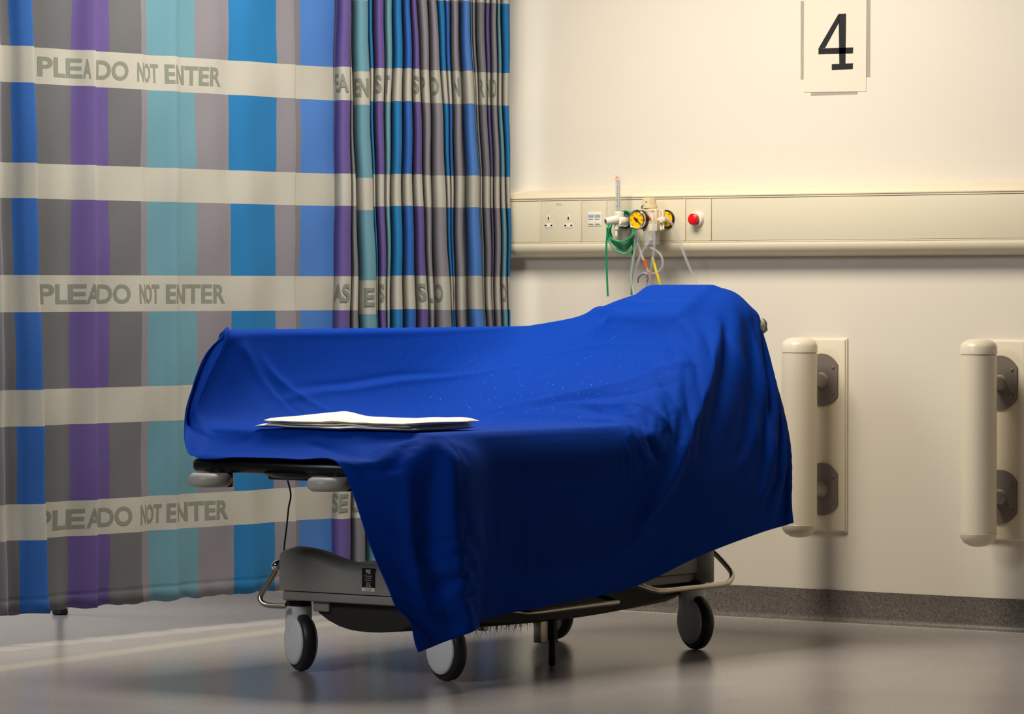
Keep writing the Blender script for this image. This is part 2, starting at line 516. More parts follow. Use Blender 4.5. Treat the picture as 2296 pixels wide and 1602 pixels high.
# suction regulator
b0 = g(1466, 492)
rg = thing('suction_regulator', tuple(b0), 'beige suction regulator with round yellow dial gauge and ribbed top knob', 'regulator')
GC = g(1427.5, 493, 0.175)
GR = 0.0295
mb = MB().lathe(GC, (0, 1, 0), [(0.002, GR - 0.002), (0.006, GR - 0.001), (0.032, GR - 0.001), (0.036, GR - 0.004)], 48)
mb.build('gauge_case', M['black'], rg)
MB().lathe(GC, (0, -1, 0), [(-0.006, GR - 0.0005), (-0.002, GR + 0.0006), (0.002, GR), (0.003, GR - 0.002), (0.002, GR - 0.0038), (-0.001, GR - 0.004)], 48, caps=False).build('gauge_bezel', M['chrome'], rg)
MB().lathe(GC, (0, -1, 0), [(-0.003, GR - 0.003), (-0.001, GR - 0.0036), (-0.001, 0)], 48).build('gauge_dial', M['yellow'], rg)
mb = MB()
for i in range(25):
    w = math.radians(-135 + 270 * i / 24)
    d = Vector((math.sin(w), 0, math.cos(w)))
    r0 = GR - (0.0088 if i % 4 == 0 else 0.0072)
    p, q = GC + d * r0, GC + d * (GR - 0.0052)
    mb.tube([p - Vector((0, 0.0012, 0)), q - Vector((0, 0.0012, 0))], 0.00045 if i % 4 else 0.0007, 4)
mb.build('dial_marks', M['ink'], rg)
for k, s in enumerate(['0', '20', '40', '60', '80', '100', '120']):
    w = math.radians(-135 + 45 * k)
    q = GC + Vector((math.sin(w), 0, math.cos(w))) * (GR - 0.0115)
    ww = 0.0013 * len(s)
    write('dial_numbers', s, M['ink'], rg, lambda u, v, q=q, ww=ww: (q.x - ww + u * 2 * ww, GC.y - 0.0013, q.z - 0.0013 + v * 0.0026), 0, 0)
mb = MB()
d = Vector((0.78, 0, -0.62)).normalized(); pn = Vector((d.z, 0, -d.x))
mb.prism([(-0.011, -0.0022), (-0.011, 0.0022), (0.0, 0.0018), (0.0215, 0.0003), (0.0215, -0.0003), (0.0, -0.0018)], 0.0008,
         lambda u, v, w: GC + d * u + pn * v - Vector((0, 0.0024 + w, 0)))
mb.build('needle', M['ink'], rg)
MB().lathe(GC, (0, -1, 0), [(0.001, 0.0052), (0.0022, 0.005), (0.0022, 0)], 20).build('needle_hub', M['redink'], rg)
MB().lathe(GC, (0, -1, 0), [(0.0024, 0.0020), (0.0046, 0.0018), (0.0046, 0)], 14).build('needle_pin', M['ink'], rg)
c = g(1466.5, 493, 0.13)
MB().box(c, (0.0245, 0.022, 0.0325), 0.004).build('body', M['beige'], rg)
fy = c.y - 0.0223
MB().box((c.x, fy + 0.0005, c.z - 0.0235), (0.0255, 0.001, 0.0105), 0.0005).build('band', M['pvc'], rg)
write('warning_text', 'NOT FOR ORAL', M['redink'], rg, lambda u, v: (c.x - 0.0215 + u * 0.040, fy - 0.0006, c.z + 0.0225 + v * 0.0042), 0, 0, bold=.02)
MB().prism([(-0.012, -0.002), (0.001, -0.002), (-0.0085, 0.013)], 0.0008, lambda u, v, w: Vector((c.x + 0.004 + u, fy - w, c.z + v))).build('warning_triangle', M['redink'], rg)
q = g(1484, 509, 0.155)
MB().box((q.x, fy - 0.001, q.z), (0.0072, 0.0006, 0.0065)).build('maker_label', M['white'], rg)
write('label_text', 'S', M['ink'], rg, lambda u, v: (q.x - 0.001 + u * 0.004, fy - 0.002, q.z - 0.004 + v * 0.008), 0, 0)
kc = g(1455.5, 469, 0.13)
KR = 0.0245
MB().lathe(kc - Vector((0, 0, 0.006)), (0, 0, 1), [(0, 0.012), (0.005, 0.011), (0.009, 0.011)], 24).build('knob_shaft', M['black'], rg)
mb = MB().lathe(kc, (0, 0, 1), [(0.001, KR - 0.001), (0.002, KR), (0.009, KR), (0.010, KR - 0.0025), (0.032, KR - 0.0055), (0.034, KR - 0.008)], 40)
for i in range(26):
    w = 2 * PI * i / 26
    d = Vector((math.cos(w), math.sin(w), 0))
    mb.cyl(kc + Vector((0, 0, 0.010)) + d * (KR - 0.003), kc + Vector((0, 0, 0.032)) + d * (KR - 0.006), 0.0013, n=6)
mb.build('pressure_knob', M['beige'], rg)
w = 2 * PI * 0.70
MB().lathe(kc + Vector((0.004, -KR + 0.0035, 0.021)), (0, -1, 0), [(0, 0.0016), (0.002, 0.0015)], 10).build('knob_dot', M['ink'], rg)
q = g(1443, 464, 0.152)
MB().box(q, (0.0065, 0.0012, 0.0042)).build('knob_label', M['black'], rg)
jt, jb = g(1461, 518, 0.13), g(1461, 551, 0.13)
L = jt.z - jb.z
MB().lathe(jt, (0, 0, -1), [(0, 0.024), (L * .15, 0.0245), (L * .9, 0.0225), (L * .97, 0.0215), (L * .97, 0.0)], 32).build('safety_jar', M['glass'], rg)
MB().lathe(jb, (0, 0, 1), [(0.0005, 0.0225), (0.002, 0.0225)], 32, caps=False).build('jar_rim', M['greyink'], rg)
MB().lathe(jt - Vector((0, 0, .002)), (0, 0, -1), [(0, 0.008), (L * .6, 0.007), (L * .62, 0.004)], 20).build('float_valve', M['white'], rg)
q0, q1 = g(1485, 470, 0.15), g(1483, 489, 0.15)
MB().box((q0 + q1) / 2, (0.0085, 0.004, (q0.z - q1.z) / 2), 0.001).build('side_lever', M['pvc'], rg)
write('lever_text', 'ON/OFF', M['redink'], rg, lambda u, v: ((q0.x + q1.x) / 2 + 0.002 - v * 0.004, q0.y - 0.0052, q1.z + 0.002 + u * (q0.z - q1.z - 0.004)), 0, 0)
q = g(1484, 494, 0.155)
mb = MB().lathe(q - Vector((0, 0, 0.010)), (0, 0, 1), [(0, 0.003), (0.003, 0.008), (0.010, 0.0102), (0.017, 0.008), (0.020, 0.003)], 20)
mb.cyl(q + Vector((-0.013, 0, 0.001)), q + Vector((0.014, 0, 0.001)), 0.006, n=16)
mb.build('side_valve', M['pvc'], rg)
MB().cyl(g(1484, 500, 0.15), g(1483, 516, 0.15), 0.004, n=12).build('outlet_spigot', M['pvc'], rg)
MB().cyl((cV.x, PF - 0.03, cV.z), (g(1484, 493, .1).x, PF - 0.055, cV.z), 0.012, n=20).build('wall_probe', M['beige'], rg)

def hose(name, pts, r, m, label, cat='tube', group=None, n=10):
    P = [W(*p) for p in pts]
    mb = MB().tube(P, r, n, smooth=8)
    o = mb.build(name, m)
    return tag(o, label, cat, group)
# green oxygen tube: tail, several hanging loops, second tail
loops = [(1363, 665, .11), (1361, 620, .12), (1359.5, 560, .13), (1362, 520, .135)]
lp = [(14, 0), (20, 6), (24, 9), (30, 13), (36, 17)]
for k, (dx, dd) in enumerate([(0, 0), (3, 7), (1, 12), (5, 17), (2, 22)]):
    o = .13 - .006 * k
    loops += [(1364 + dx, 512, o + .012), (1369 + dx, 533 + dd * .3, o + .012), (1384, 541 + dd * .55, o + .008), (1402, 540 + dd, o),
              (1420 - dx * .6, 528 + dd * .5, o), (1424 - dx, 505, o - .02), (1414, 480 + dx, o - .03), (1402, 474 + dx * .6, o - .035),
              (1384, 482 + dx, o - .02)]
loops += [(1363, 505, .13), (1364, 535, .135), (1375, 556, .135), (1395, 569, .13), (1414, 565, .12), (1424, 548, .115), (1426, 528, .11), (1421, 520, .105), (1419, 545, .11), (1417, 600, .11), (1416, 662, .10)]
hose('green_oxygen_tube', loops, 0.0029, M['green'], 'green oxygen tubing coiled in hanging loops under the flowmeter')
hose('clear_suction_tube', [(1452, 474, .17), (1461, 482, .175), (1465, 505, .18), (1467, 540, .175), (1464, 580, .165), (1458, 620, .15), (1456, 665, .13)], 0.0046, M['tube'],
     'clear tube arching over the gauge and hanging straight down', group=None)
hose('clear_suction_tube', [(1462, 520, .16), (1453, 545, .16), (1440, 565, .16), (1430, 590, .16), (1426, 615, .15), (1429, 640, .14), (1436, 668, .13)], 0.0042, M['tube'],
     'clear tube bowed left between the green tube tail and the orange connector')
hose('clear_suction_tube', [(1424, 520, .13), (1431, 545, .13), (1438, 570, .13), (1446, 590, .13), (1456, 615, .13), (1464, 645, .13), (1468, 672, .12)], 0.0042, M['tube'],
     'clear tube slanting down right from behind the gauge to the yellow tube')
hose('clear_suction_tube', [(1420, 522, .12), (1424, 550, .12), (1419, 585, .12), (1415.5, 615, .12), (1417, 640, .12), (1424, 668, .12)], 0.0038, M['tube'],
     'clear tube hanging right beside the green tube tail')
hose('clear_looped_tube', [(1458, 556, .15), (1468, 560, .15), (1480, 570, .15), (1486, 586, .15), (1483, 602, .15), (1472, 611, .15), (1460, 616, .15), (1452, 630, .145), (1448, 660, .13)], 0.0034, M['tube'],
     'thin clear tube curling in a wide loop to the right of the orange connector')
hose('clear_suction_tube', [(1489, 488, .15), (1498, 492, .15), (1508, 504, .14), (1518, 525, .13), (1530, 560, .12), (1545, 598, .11), (1556, 622, .10), (1562, 650, .10)], 0.0044, M['tube'],
     'clear tube running from the regulator side valve down right behind the sheet')
hose('yellow_tube', [(1463, 577, .12), (1467, 592, .12), (1472, 610, .12), (1478, 630, .12), (1486, 665, .12)], 0.0043, M['ytube'],
     'short yellow tube hanging beside the clear tubes above the sheet')
oc = thing('orange_connector', tuple(W(1450, 600, .15)), 'orange tapered tube connector hanging under the regulator', 'connector')
MB().tube([W(1445, 584, .15), W(1447, 590, .15), W(1449, 603, .15)], lambda t: 0.0062 * (1 - t) + 0.0018 * t, 14).build('funnel', M['orange'], oc)
MB().tube([W(1449, 603, .15), W(1456, 610, .15)], 0.0018, 8).build('link', M['tube'], oc)
MB().tube([W(1456, 609, .15), W(1460, 616, .15), W(1461, 621, .15)], lambda t: 0.0040 * (1 - t) + 0.0022 * t, 12).build('tip', M['orange'], oc)
hose('frosted_grey_mouthpiece', [(1430, 634, .14), (1431, 624, .145), (1437, 617, .15), (1444, 613.5, .155), (1450, 615, .155), (1451, 623, .15), (1448, 631, .15)], lambda t: 0.003 + 0.0028 * t, M['mask'],
     'curved frosted grey plastic mouthpiece lying among the clear tubes', 'mouthpiece')

# ---------------------------------------------------------------- number sign
sg = thing('number_sign', (0.047, WALL_Y, 1.70), 'white paper sign with a black number 4 taped to the wall', 'sign')
mb = MB()
mb.prism([(-0.060, 1.548), (0.1535, 1.5445), (0.1555, 1.845), (-0.059, 1.847)], 0.0012, lambda u, v, w: (u, WALL_Y - 0.0004 - w, v))
mb.build('paper', M['paper'], sg, 0)
MB().box((0.048, WALL_Y - 0.0002, 1.70), (0.1195, 0.0002, 0.115)).build('tape', M['tape'], sg)
MB().box((0.044, WALL_Y - 0.0003, 1.55), (0.080, 0.0003, 0.0135)).build('tape', M['tape'], sg)
S4 = 4.2836
def q4(X, Y):
    p = hit(1760 + X / S4, Y / S4, 1, WALL_Y - 0.0016)
    return (p.x, p.z)
mb = MB()
def pl(u, v, w): return (u, WALL_Y - 0.0016 - w, v)
for poly in ([(515, 133), (588, 130), (582, 612), (522, 612)], [(515, 133), (524, 210), (386, 462), (322, 466)], [(322, 466), (656, 455), (654, 514), (322, 523)],
             [(450, 616), (655, 608), (652, 666), (450, 673)]):
    mb.prism([q4(*p) for p in poly], 0.0003, pl)
mb.build('numeral', M['ink'], sg, 0)

# ---------------------------------------------------------------- wall bumpers
def bumper(cx, label, z1, z0, lean=0.0):
    t = thing('wall_bumper', (cx, WALL_Y, z0), label, 'bumper', 'padded bed bumpers on the wall')
    mb = MB()
    hw = 0.0775
    mb.box((cx, WALL_Y - 0.006, (z1 + z0) / 2 + .006), (hw, 0.006, (z1 - z0) / 2 - 0.012), 0.004)
    mb.box((cx, WALL_Y - 0.003, (z1 + z0) / 2 + .006), (hw + 0.004, 0.003, (z1 - z0) / 2 - 0.009), 0.002)
    mb.build('backing_board', M['board'], t)
    PY, PR = WALL_Y - 0.135, 0.0515
    for zc in (z1 - 0.125, z0 + 0.14):
        H = 0.077
        poly = [(-0.055, -0.045), (-0.030, -0.070), (0.0, -H), (0.030, -0.070), (0.055, -0.045), (0.055, 0.045), (0.030, 0.070), (0.0, H), (-0.030, 0.070), (-0.055, 0.045)]
        arc = []
        for k in range(13):
            w = math.radians(35 + 110 * k / 12)
            arc.append((0.067 * math.cos(w), 0.077 * math.sin(w)))
        poly = arc + [(-a, -b) for a, b in arc]
        b = MB()
        b.prism([(cx + u, zc + v) for u, v in poly], 0.005, lambda u, v, w: (u, WALL_Y - 0.012 - w, v))
        br = b.build('bracket', M['bracket'], t)
        for sx in (-1, 1):
            for sz in (-1, 1):
                MB().lathe((cx + sx * 0.040, WALL_Y - 0.017, zc + sz * 0.037), (0, -1, 0), [(0, 0.0055), (0.002, 0.005), (0.0035, 0.002), (0.0036, 0)], 14).build('bolt', M['bracket'], br)
        MB().lathe((cx, WALL_Y - 0.017, zc), (0, -1, 0), [(0, 0.022), (0.004, 0.020), (0.02, 0.018), (0.10, 0.018)], 28).build('stand_off', M['bumper'], br)
    MB().lathe((cx, PY, z0 + 0.043), (0, 0, 1), [(0, PR), (z1 - z0 - 0.088, PR)], 48, caps=False).build('roller_tube', M['roller'], t)
    MB().lathe((cx, PY, z1 - 0.0435), (0, 0, 1), [(0, PR - 0.002), (0.0, PR + 0.001), (0.020, PR + 0.001), (0.030, PR * .93), (0.038, PR * .75), (0.043, PR * .45), (0.0445, PR * .15), (0.0445, 0)], 48).build('end_cap', M['roller'], t)
    MB().lathe((cx, PY, z1 - 0.046), (0, 0, 1), [(0, PR - 0.003), (0.003, PR - 0.003)], 48).build('cap_gap', M['groove'], t)
    MB().lathe((cx, PY, z0 + 0.0425), (0, 0, -1), [(0, PR), (0.001, PR + 0.0006), (0.014, PR * .96), (0.026, PR * .80), (0.035, PR * .5), (0.038, PR * .2), (0.038, 0)], 48).build('end_cap', M['roller'], t)
bumper(0.012, 'white cylinder wall bumper nearer the bed, fully in view', 0.832, 0.248)
bumper(0.608, 'white cylinder wall bumper furthest right, cut off by the photo edge', 0.832, 0.243)

# ---------------------------------------------------------------- curtains
BANDS = [(0.290, 0.388), (0.599, 0.698), (0.909, 1.010), (1.2185, 1.3145), (1.532, 1.631), (1.842, 1.940)]
CTOP, CBOT = 2.10, 0.09
ZR = sorted({CBOT, CTOP, 0.125, 0.13, 0.135} | {z for b in BANDS for z in b} | {round(CBOT + i * 0.05, 3) for i in range(1, 40)})
ZR = [z for i, z in enumerate(ZR) if i == 0 or z - ZR[i - 1] > 0.0005]
def inband(z):
    return any(a < z < b for a, b in BANDS)
def curtain_mesh(cols, name, parent, hem_seam=True):
    """cols: list of (xtop, ytop, xbot, ybot, colour of the strip up to the next, dz)"""
    mb = MB()
    rnd = random.Random(7)
    nz = len(ZR)
    vv = []
    for ci, c in enumerate(cols):
        for z in ZR:
            t = (CTOP - z) / (CTOP - CBOT)
            s = (1.72 - z) / (1.72 - CBOT)
            x = c[0] + (c[2] - c[0]) * s
            y = c[1] + (c[3] - c[1]) * s
            x += 0.0022 * math.sin(9 * z + 11 * y) + 0.0016 * math.sin(23 * z - 17 * y)
            if z < 0.16: x += 0.004 * math.sin(55 * y) * (0.16 - z) / 0.07
            zz = z + c[5]
            if abs(z - 0.13) < 0.006: x -= 0.0022 if abs(z - .13) < .001 else 0
            if z == CBOT: zz += 0.002 * math.sin(40 * y) + 0.0015 * math.sin(90 * y)
            vv.append((x, y, zz))
    ff, mi = [], []
    for i in range(len(cols) - 1):
        for k in range(nz - 1):
            ff.append((i * nz + k, i * nz + k + 1, (i + 1) * nz + k + 1, (i + 1) * nz + k))
            zm = (ZR[k] + ZR[k + 1]) / 2
            mi.append(CNAMES.index('cream' if inband(zm) else cols[i][4]))
    mb.add(vv, ff)
    mb.mi = mi
    o = mb.build(name, [CC[k] for k in CNAMES], parent, 50)
    sm = o.modifiers.new('thickness', 'SOLIDIFY')
    sm.thickness = 0.0012
    sm.offset = 0
    return o

# --- spread curtain: control columns (y_top, x_top, y_bottom, x_bottom, colour)
ctl = [(-1.10, -1.29, -1.10, -1.29, 'grey'), (-0.80, -1.28, -0.80, -1.28, 'lgrey'), (-0.62, -1.30, -0.61, -1.29, 'grey'), (-0.556, -1.285, -0.556, -1.26, 'lgrey'),
       (-0.532, -1.302, -0.528, -1.287, 'dgrey'),
       (-0.501, -1.297, -0.488, -1.272, 'blue'), (-0.478, -1.275, -0.464, -1.245, 'blue'), (-0.447, -1.262, -0.432, -1.222, 'blue'),
       (-0.446, -1.270, -0.429, -1.235, 'dgrey'), (-0.470, -1.292, -0.462, -1.290, 'dgrey'), (-0.440, -1.304, -0.430, -1.302, 'dgrey'),
       (-0.330, -1.286, -0.335, -1.288, 'dgrey'), (-0.258, -1.292, -0.272, -1.296, 'purple'), (-0.215, -1.268, -0.212, -1.270, 'purple'), (-0.193, -1.262, -0.188, -1.262, 'purple'),
       (-0.182, -1.282, -0.176, -1.283, 'purple'), (-0.160, -1.290, -0.158, -1.290, 'purple'), (-0.116, -1.284, -0.116, -1.284, 'dgrey'),
       (-0.060, -1.280, -0.060, -1.280, 'dgrey'), (0.012, -1.278, 0.012, -1.278, 'lgrey'), (0.055, -1.296, 0.062, -1.296, 'teal'), (0.100, -1.290, 0.108, -1.290, 'teal'),
       (0.150, -1.272, 0.155, -1.272, 'teal'), (0.200, -1.294, 0.205, -1.294, 'teal'), (0.255, -1.290, 0.270, -1.290, 'lgrey'), (0.330, -1.280, 0.335, -1.284, 'lgrey'), (0.402, -1.292, 0.424, -1.288, 'cyan'),
       (0.470, -1.278, 0.485, -1.272, 'cyan'), (0.540, -1.284, 0.545, -1.284, 'cyan'), (0.618, -1.290, 0.604, -1.290, 'lgrey'), (0.672, -1.276, 0.668, -1.270, 'lgrey'),
       (0.690, -1.278, 0.684, -1.272, 'lgrey'), (0.699, -1.302, 0.692, -1.304, 'grey'), (0.731, -1.293, 0.724, -1.292, 'lblue'), (0.800, -1.280, 0.795, -1.282, 'lblue'),
       (0.860, -1.276, 0.858, -1.276, 'lblue'), (0.868, -1.282, 0.866, -1.282, 'dgrey'), (0.862, -1.30, 0.860, -1.30, 'dgrey')]
dense = []
P4 = [Vector((c[0], c[1], 0)) for c in ctl]
Q4 = [Vector((c[2], c[3], 0)) for c in ctl]
KD = 5
Pd, Qd = catmull(P4, KD), catmull(Q4, KD)
for i in range(len(Pd)):
    col = ctl[min(i // KD, len(ctl) - 1)][4]
    dense.append((Pd[i].y, Pd[i].x, Qd[i].y, Qd[i].x, col, 0.0))
cu1 = thing('privacy_curtain', (-1.29, 0, CBOT), 'wide spread curtain printed with coloured stripes and PLEASE DO NOT ENTER, on the left', 'curtain', None)
curtain_mesh(dense, 'cloth', cu1)
def surf1(y, z):
    """front-most x of the spread curtain at rail position y, height z"""
    s = (1.72 - z) / (1.72 - CBOT)
    best = -9
    for a, b in zip(dense, dense[1:]):
        ya, yb = a[1] + (a[3] - a[1]) * s, b[1] + (b[3] - b[1]) * s
        if min(ya, yb) <= y <= max(ya, yb) and abs(yb - ya) > 1e-6:
            t = (y - ya) / (yb - ya)
            xa, xb = a[0] + (a[2] - a[0]) * s, b[0] + (b[2] - b[0]) * s
            best = max(best, xa + (xb - xa) * t)
    if best < -5: best = -1.29
    return best + 0.0022 * math.sin(9 * z + 11 * y) + 0.0016 * math.sin(23 * z - 17 * y)
def line1(words, zc, hgt=0.0545):
    for s, a, b in words:
        ya, yb = hit(a, 650, 0, -1.285).y, hit(b, 650, 0, -1.285).y
        write('lettering', s, M['letter'], cu1, lambda u, v: (surf1(ya + (yb - ya) * u, zc - hgt / 2 + hgt * v) + 0.0011, ya + (yb - ya) * u, zc - hgt / 2 + hgt * v), 0, 0,
              bold=0.03, step=0.06 / max(1, len(s)) * 1.2)
line1([('PLE', 92, 181), ('A', 182, 193), ('DO', 216, 284), ('N', 303, 322), ('OT', 325, 358), ('E', 368, 385), ('NTER', 388, 497)], 1.580)
line1([('PLE', 92, 186), ('A', 186, 208), ('DO', 217, 288), ('N', 307, 326), ('OT', 328, 360), ('E', 370, 387), ('NTER', 390, 505)], 0.958)
line1([('P', 94, 116), ('LE', 119, 184), ('A', 186, 210), ('DO', 219, 290), ('N', 309, 328), ('OT', 331, 365), ('E', 372, 389), ('NTER', 394, 511)], 0.337)

# --- gathered curtain
faces = [('purple', 105, 180, 90, 181, 0), ('grey', 181, 184, 181, 229, 0), ('teal', 184, 264, 229, 316, -.012), ('cyan', 264, 283, 316, 318, 0), ('purple', 284, 336, 318, 350, 0),
         ('teal', 337, 374, 350, 362, 0), ('cyan', 374, 422, 362, 424, .002), ('blue', 424, 465, 424, 490, .003), ('purple', 465, 500, 490, 556, .002), ('lgrey', 502, 548, 556, 580, 0),
         ('lgrey', 550, 597, 580, 672, 0), ('cyan', 597, 630, 672, 678, 0), ('blue', 630, 652, 678, 684, 0), ('lgrey', 655, 692, 684, 732, 0), ('lblue', 702, 752, 748, 829, .002),
         ('teal', 753, 760, 829, 831, 0), ('lgrey', 760, 775, 831, 833, 0), ('grey', 775, 818, 833, 863, 0), ('purple', 818, 840, 863, 866, 0), ('lgrey', 842, 872, 866, 900, 0),
         ('teal', 872, 892, 900, 933, 0), ('cyan', 892, 933, 933, 938, 0)]
def base_x(px):
    return -1.27 + 0.195 * max(0, (px - 740) / 400)
zt, zb = 1.72, 0.861
cols2, f2 = [], []
for (c, a, b, a2, b2, dz) in faces:
    A, B, A2, B2 = (700 + v / 2.108 for v in (a, b, a2, b2))
    dpt = min(0.042, 0.012 + 0.0008 * (B - A + B2 - A2))
    def pos(px, py, x): 
        h = hit(px, py, 0, x)
        return h.x, h.y
    l0 = pos(A, 0, base_x(A) - dpt * .8); r0 = pos(B, 0, base_x(B) + dpt * .4)
    l1 = pos(A2, 735, base_x(A2) - dpt * .8); r1 = pos(B2, 735, base_x(B2) + dpt * .4)
    k = (1.72 - CBOT) / (zt - zb)          # straight run on down to the hem
    fac = 0.62                               # leans less below the bed line
    def ext(p, q): return p[0] + (q[0] - p[0]) * (1 + (k - 1) * fac), p[1] + (q[1] - p[1]) * (1 + (k - 1) * fac)
    l1, r1 = ext(l0, l1), ext(r0, r1)
    def crown(p, q):      # rounded front of the pleat: quickly out to the front, then flat
        d = Vector((q[0] - p[0], q[1] - p[1]))
        flat = Vector((0.0, (d.y + 1.333 * d.x) * 0.45))        # along the rail, same share of the view
        v = Vector((p[0] + d.x * 0.85, p[1] - 1.333 * d.x * 0.85)) + flat
        return v.x, v.y
    m0, m1 = crown(l0, r0), crown(l1, r1)
    f2.append((l0, m0, r0, l1, m1, r1, dz))
    for u in range(13):
        t = u / 12
        def qd(p, q, r): return tuple((1 - t) ** 2 * p[i] + 2 * t * (1 - t) * (2 * q[i] - (p[i] + r[i]) / 2) + t * t * r[i] for i in (0, 1))
        P_, Q_ = qd(l0, m0, r0), qd(l1, m1, r1)
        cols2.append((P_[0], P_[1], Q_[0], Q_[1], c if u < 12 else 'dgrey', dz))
cu2 = thing('privacy_curtain', (-1.2, 1.2, CBOT), 'narrow gathered curtain in tight pleats where it meets the wall', 'curtain', None)
c0 = cols2[0]
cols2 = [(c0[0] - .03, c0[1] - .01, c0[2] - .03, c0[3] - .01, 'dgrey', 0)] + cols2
curtain_mesh(cols2, 'cloth', cu2)
def line2(items, zc, hgt=0.0545):
    for s, fi, u0, u1 in items:
        l0, m0, r0, l1, m1, r1, dz = f2[fi]
        def at(u, z):
            sp = (1.72 - z) / (1.72 - CBOT)
            def qd(p, q, r): return [(1 - u) ** 2 * p[i] + 2 * u * (1 - u) * (2 * q[i] - (p[i] + r[i]) / 2) + u * u * r[i] for i in (0, 1)]
            P_, Q_ = qd(l0, m0, r0), qd(l1, m1, r1)
            return P_[0] + (Q_[0] - P_[0]) * sp, P_[1] + (Q_[1] - P_[1]) * sp
        def place(u, v):
            z = zc - hgt / 2 + hgt * v
            x, y = at(u0 + (u1 - u0) * u, z)
            x += 0.0022 * math.sin(9 * z + 11 * y) + 0.0016 * math.sin(23 * z - 17 * y)
            return (x + 0.0022, y - 0.0026, z + dz)
        write('lettering', s, M['letter'], cu2, place, 0, 0, bold=0.03, step=0.08)
line2([('EA', 0, .04, .95), ('EN', 2, .15, .97), ('S', 4, .1, .85), ('T', 5, .1, .8), ('S', 8, .1, .95), ('P', 9, .1, .6), ('D', 10, .05, .85), ('N', 13, .1, .95), ('R', 17, .1, .8), ('N', 18, .1, .9), ('O', 19, .1, .9)], 1.583)
line2([('AS', 0, .1, .97), ('E', 2, .4, .95), ('S', 4, .2, .9), ('A', 8, .0, .2), ('S', 8, .3, .95), ('L', 9, .1, .9), ('O', 10, .05, .6), ('N', 12, .1, .9), ('O', 20, .1, .95)], 0.960)
line2([('SE', 0, .1, .92), ('D', 1, .1, .9), ('ET', 2, .1, .9)], 0.337)

# something standing beyond the curtain: one dark foot shows below the hem
p = hit(135, 1379, 2, 0)
st = thing('equipment_stand', (p.x, p.y, 0), 'black round foot of a stand showing just under the curtain hem, far left', 'stand')
MB().lathe((p.x, p.y, 0), (0, 0, 1), [(0, 0.020), (0.004, 0.024), (0.018, 0.022), (0.026, 0.012)], 24).build('foot', M['rubber'], st)
MB().cyl((p.x, p.y, 0.024), (p.x, p.y, 1.2), 0.010, n=16).build('pole', M['black'], st)

# ---------------------------------------------------------------- hospital trolley
BED = thing('hospital_trolley', (0, 0, 0), 'wheeled hospital trolley bed with grey chassis under a blue sheet', 'trolley bed')
def castor(x, y, ang, white=True, r=0.074):
    """ang: direction (deg) that the wheel disc faces"""
    w = math.radians(ang)
    nrm = Vector((math.cos(w), math.sin(w), 0))
    roll = Vector((-nrm.y, nrm.x, 0))
    c = Vector((x, y, r))
    hm = M['castor'] if white else M['rubber']
    tw = 0.016
    top = Vector((x, y, 0)) - roll * 0.014
    mb = MB().lathe(top + Vector((0, 0, 0.098)), (0, 0, 1), [(0, 0.028), (0.02, 0.033), (0.066, 0.034), (0.068, 0.032)], 32)
    # outline of the cover: a disc with a squared neck rising to the swivel column
    rc = r - 0.0145
    def outl_(th, grow=0.0):
        R_ = rc
        if 92 < th % 360 < 180:
            cs, sn = abs(math.cos(math.radians(th))), math.sin(math.radians(th))
            R_ = max(rc, min(0.050 / max(cs, 1e-4), 0.088 / max(sn, 1e-4)))
        return (R_ + grow) * math.cos(math.radians(th)), (R_ + grow) * math.sin(math.radians(th))
    k = 22
    vv = []
    for i in range(k + 1):
        u, v = outl_(93 + 100 * i / k)
        for t in (-1, 1):
            vv.append(c + roll * u + Vector((0, 0, v + 0.002)) + nrm * t * (tw + 0.006))
        for t in (1, -1):
            vv.append(c + roll * u * .93 + Vector((0, 0, v * .96 + 0.004)) + nrm * t * (tw + 0.006))
    ff = [(0, 1, 2, 3), (4 * k, 4 * k + 3, 4 * k + 2, 4 * k + 1)]
    for i in range(k):
        for q in range(4):
            ff.append((4 * i + q, 4 * i + (q + 1) % 4, 4 * i + 4 + (q + 1) % 4, 4 * i + 4 + q))
    mb.add(vv, ff)
    h = mb.build('castor', hm, BED)
    MB().lathe(c - nrm * tw, nrm, [(0, r - 0.014), (0.001, r - 0.006), (0.006, r - 0.0015), (tw, r), (2 * tw - 0.006, r - 0.0015), (2 * tw - 0.001, r - 0.006), (2 * tw, r - 0.014)], 56).build('tyre', M['rubber'], h)
    for s in (-1, 1):
        mb = MB()
        N_ = 72
        rings = []
        for (kk, off) in ((1.0, 0.001), (1.0, 0.0055), (.975, 0.0075), (.8, 0.0095), (.4, 0.0115)):
            ring = []
            for i in range(N_):
                u, v = outl_(360 * i / N_)
                ring.append(c + roll * u * kk + Vector((0, 0, v * kk + 0.002)) + nrm * s * (tw + off))
            rings.append(ring)
        vv = [p_ for q_ in rings for p_ in q_] + [c + Vector((0, 0, 0.002)) + nrm * s * (tw + 0.012)]
        ff = []
        for a in range(len(rings) - 1):
            for i in range(N_):
                i2 = (i + 1) % N_
                ff.append((a * N_ + i, a * N_ + i2, (a + 1) * N_ + i2, (a + 1) * N_ + i))
        L_ = (len(rings) - 1) * N_
        for i in range(N_):
            ff.append((L_ + i, L_ + (i + 1) % N_, len(rings) * N_))
        mb.add(vv, ff)
        mb.build('wheel_cover', hm, h, 50)
    MB().cyl(top + Vector((0, 0, 0.160)), top + Vector((0, 0, 0.185)), 0.033, n=32, bev=0.002).build('swivel_collar', M['black'], h)
CAST = [(-0.216, -0.572, 241), (0.247, -0.566, 251), (0.237, 0.548, 246), (-0.250, 0.56, 262)]
for (x, y, a) in CAST[:3]:
    castor(x, y, a)
castor(*CAST[3])

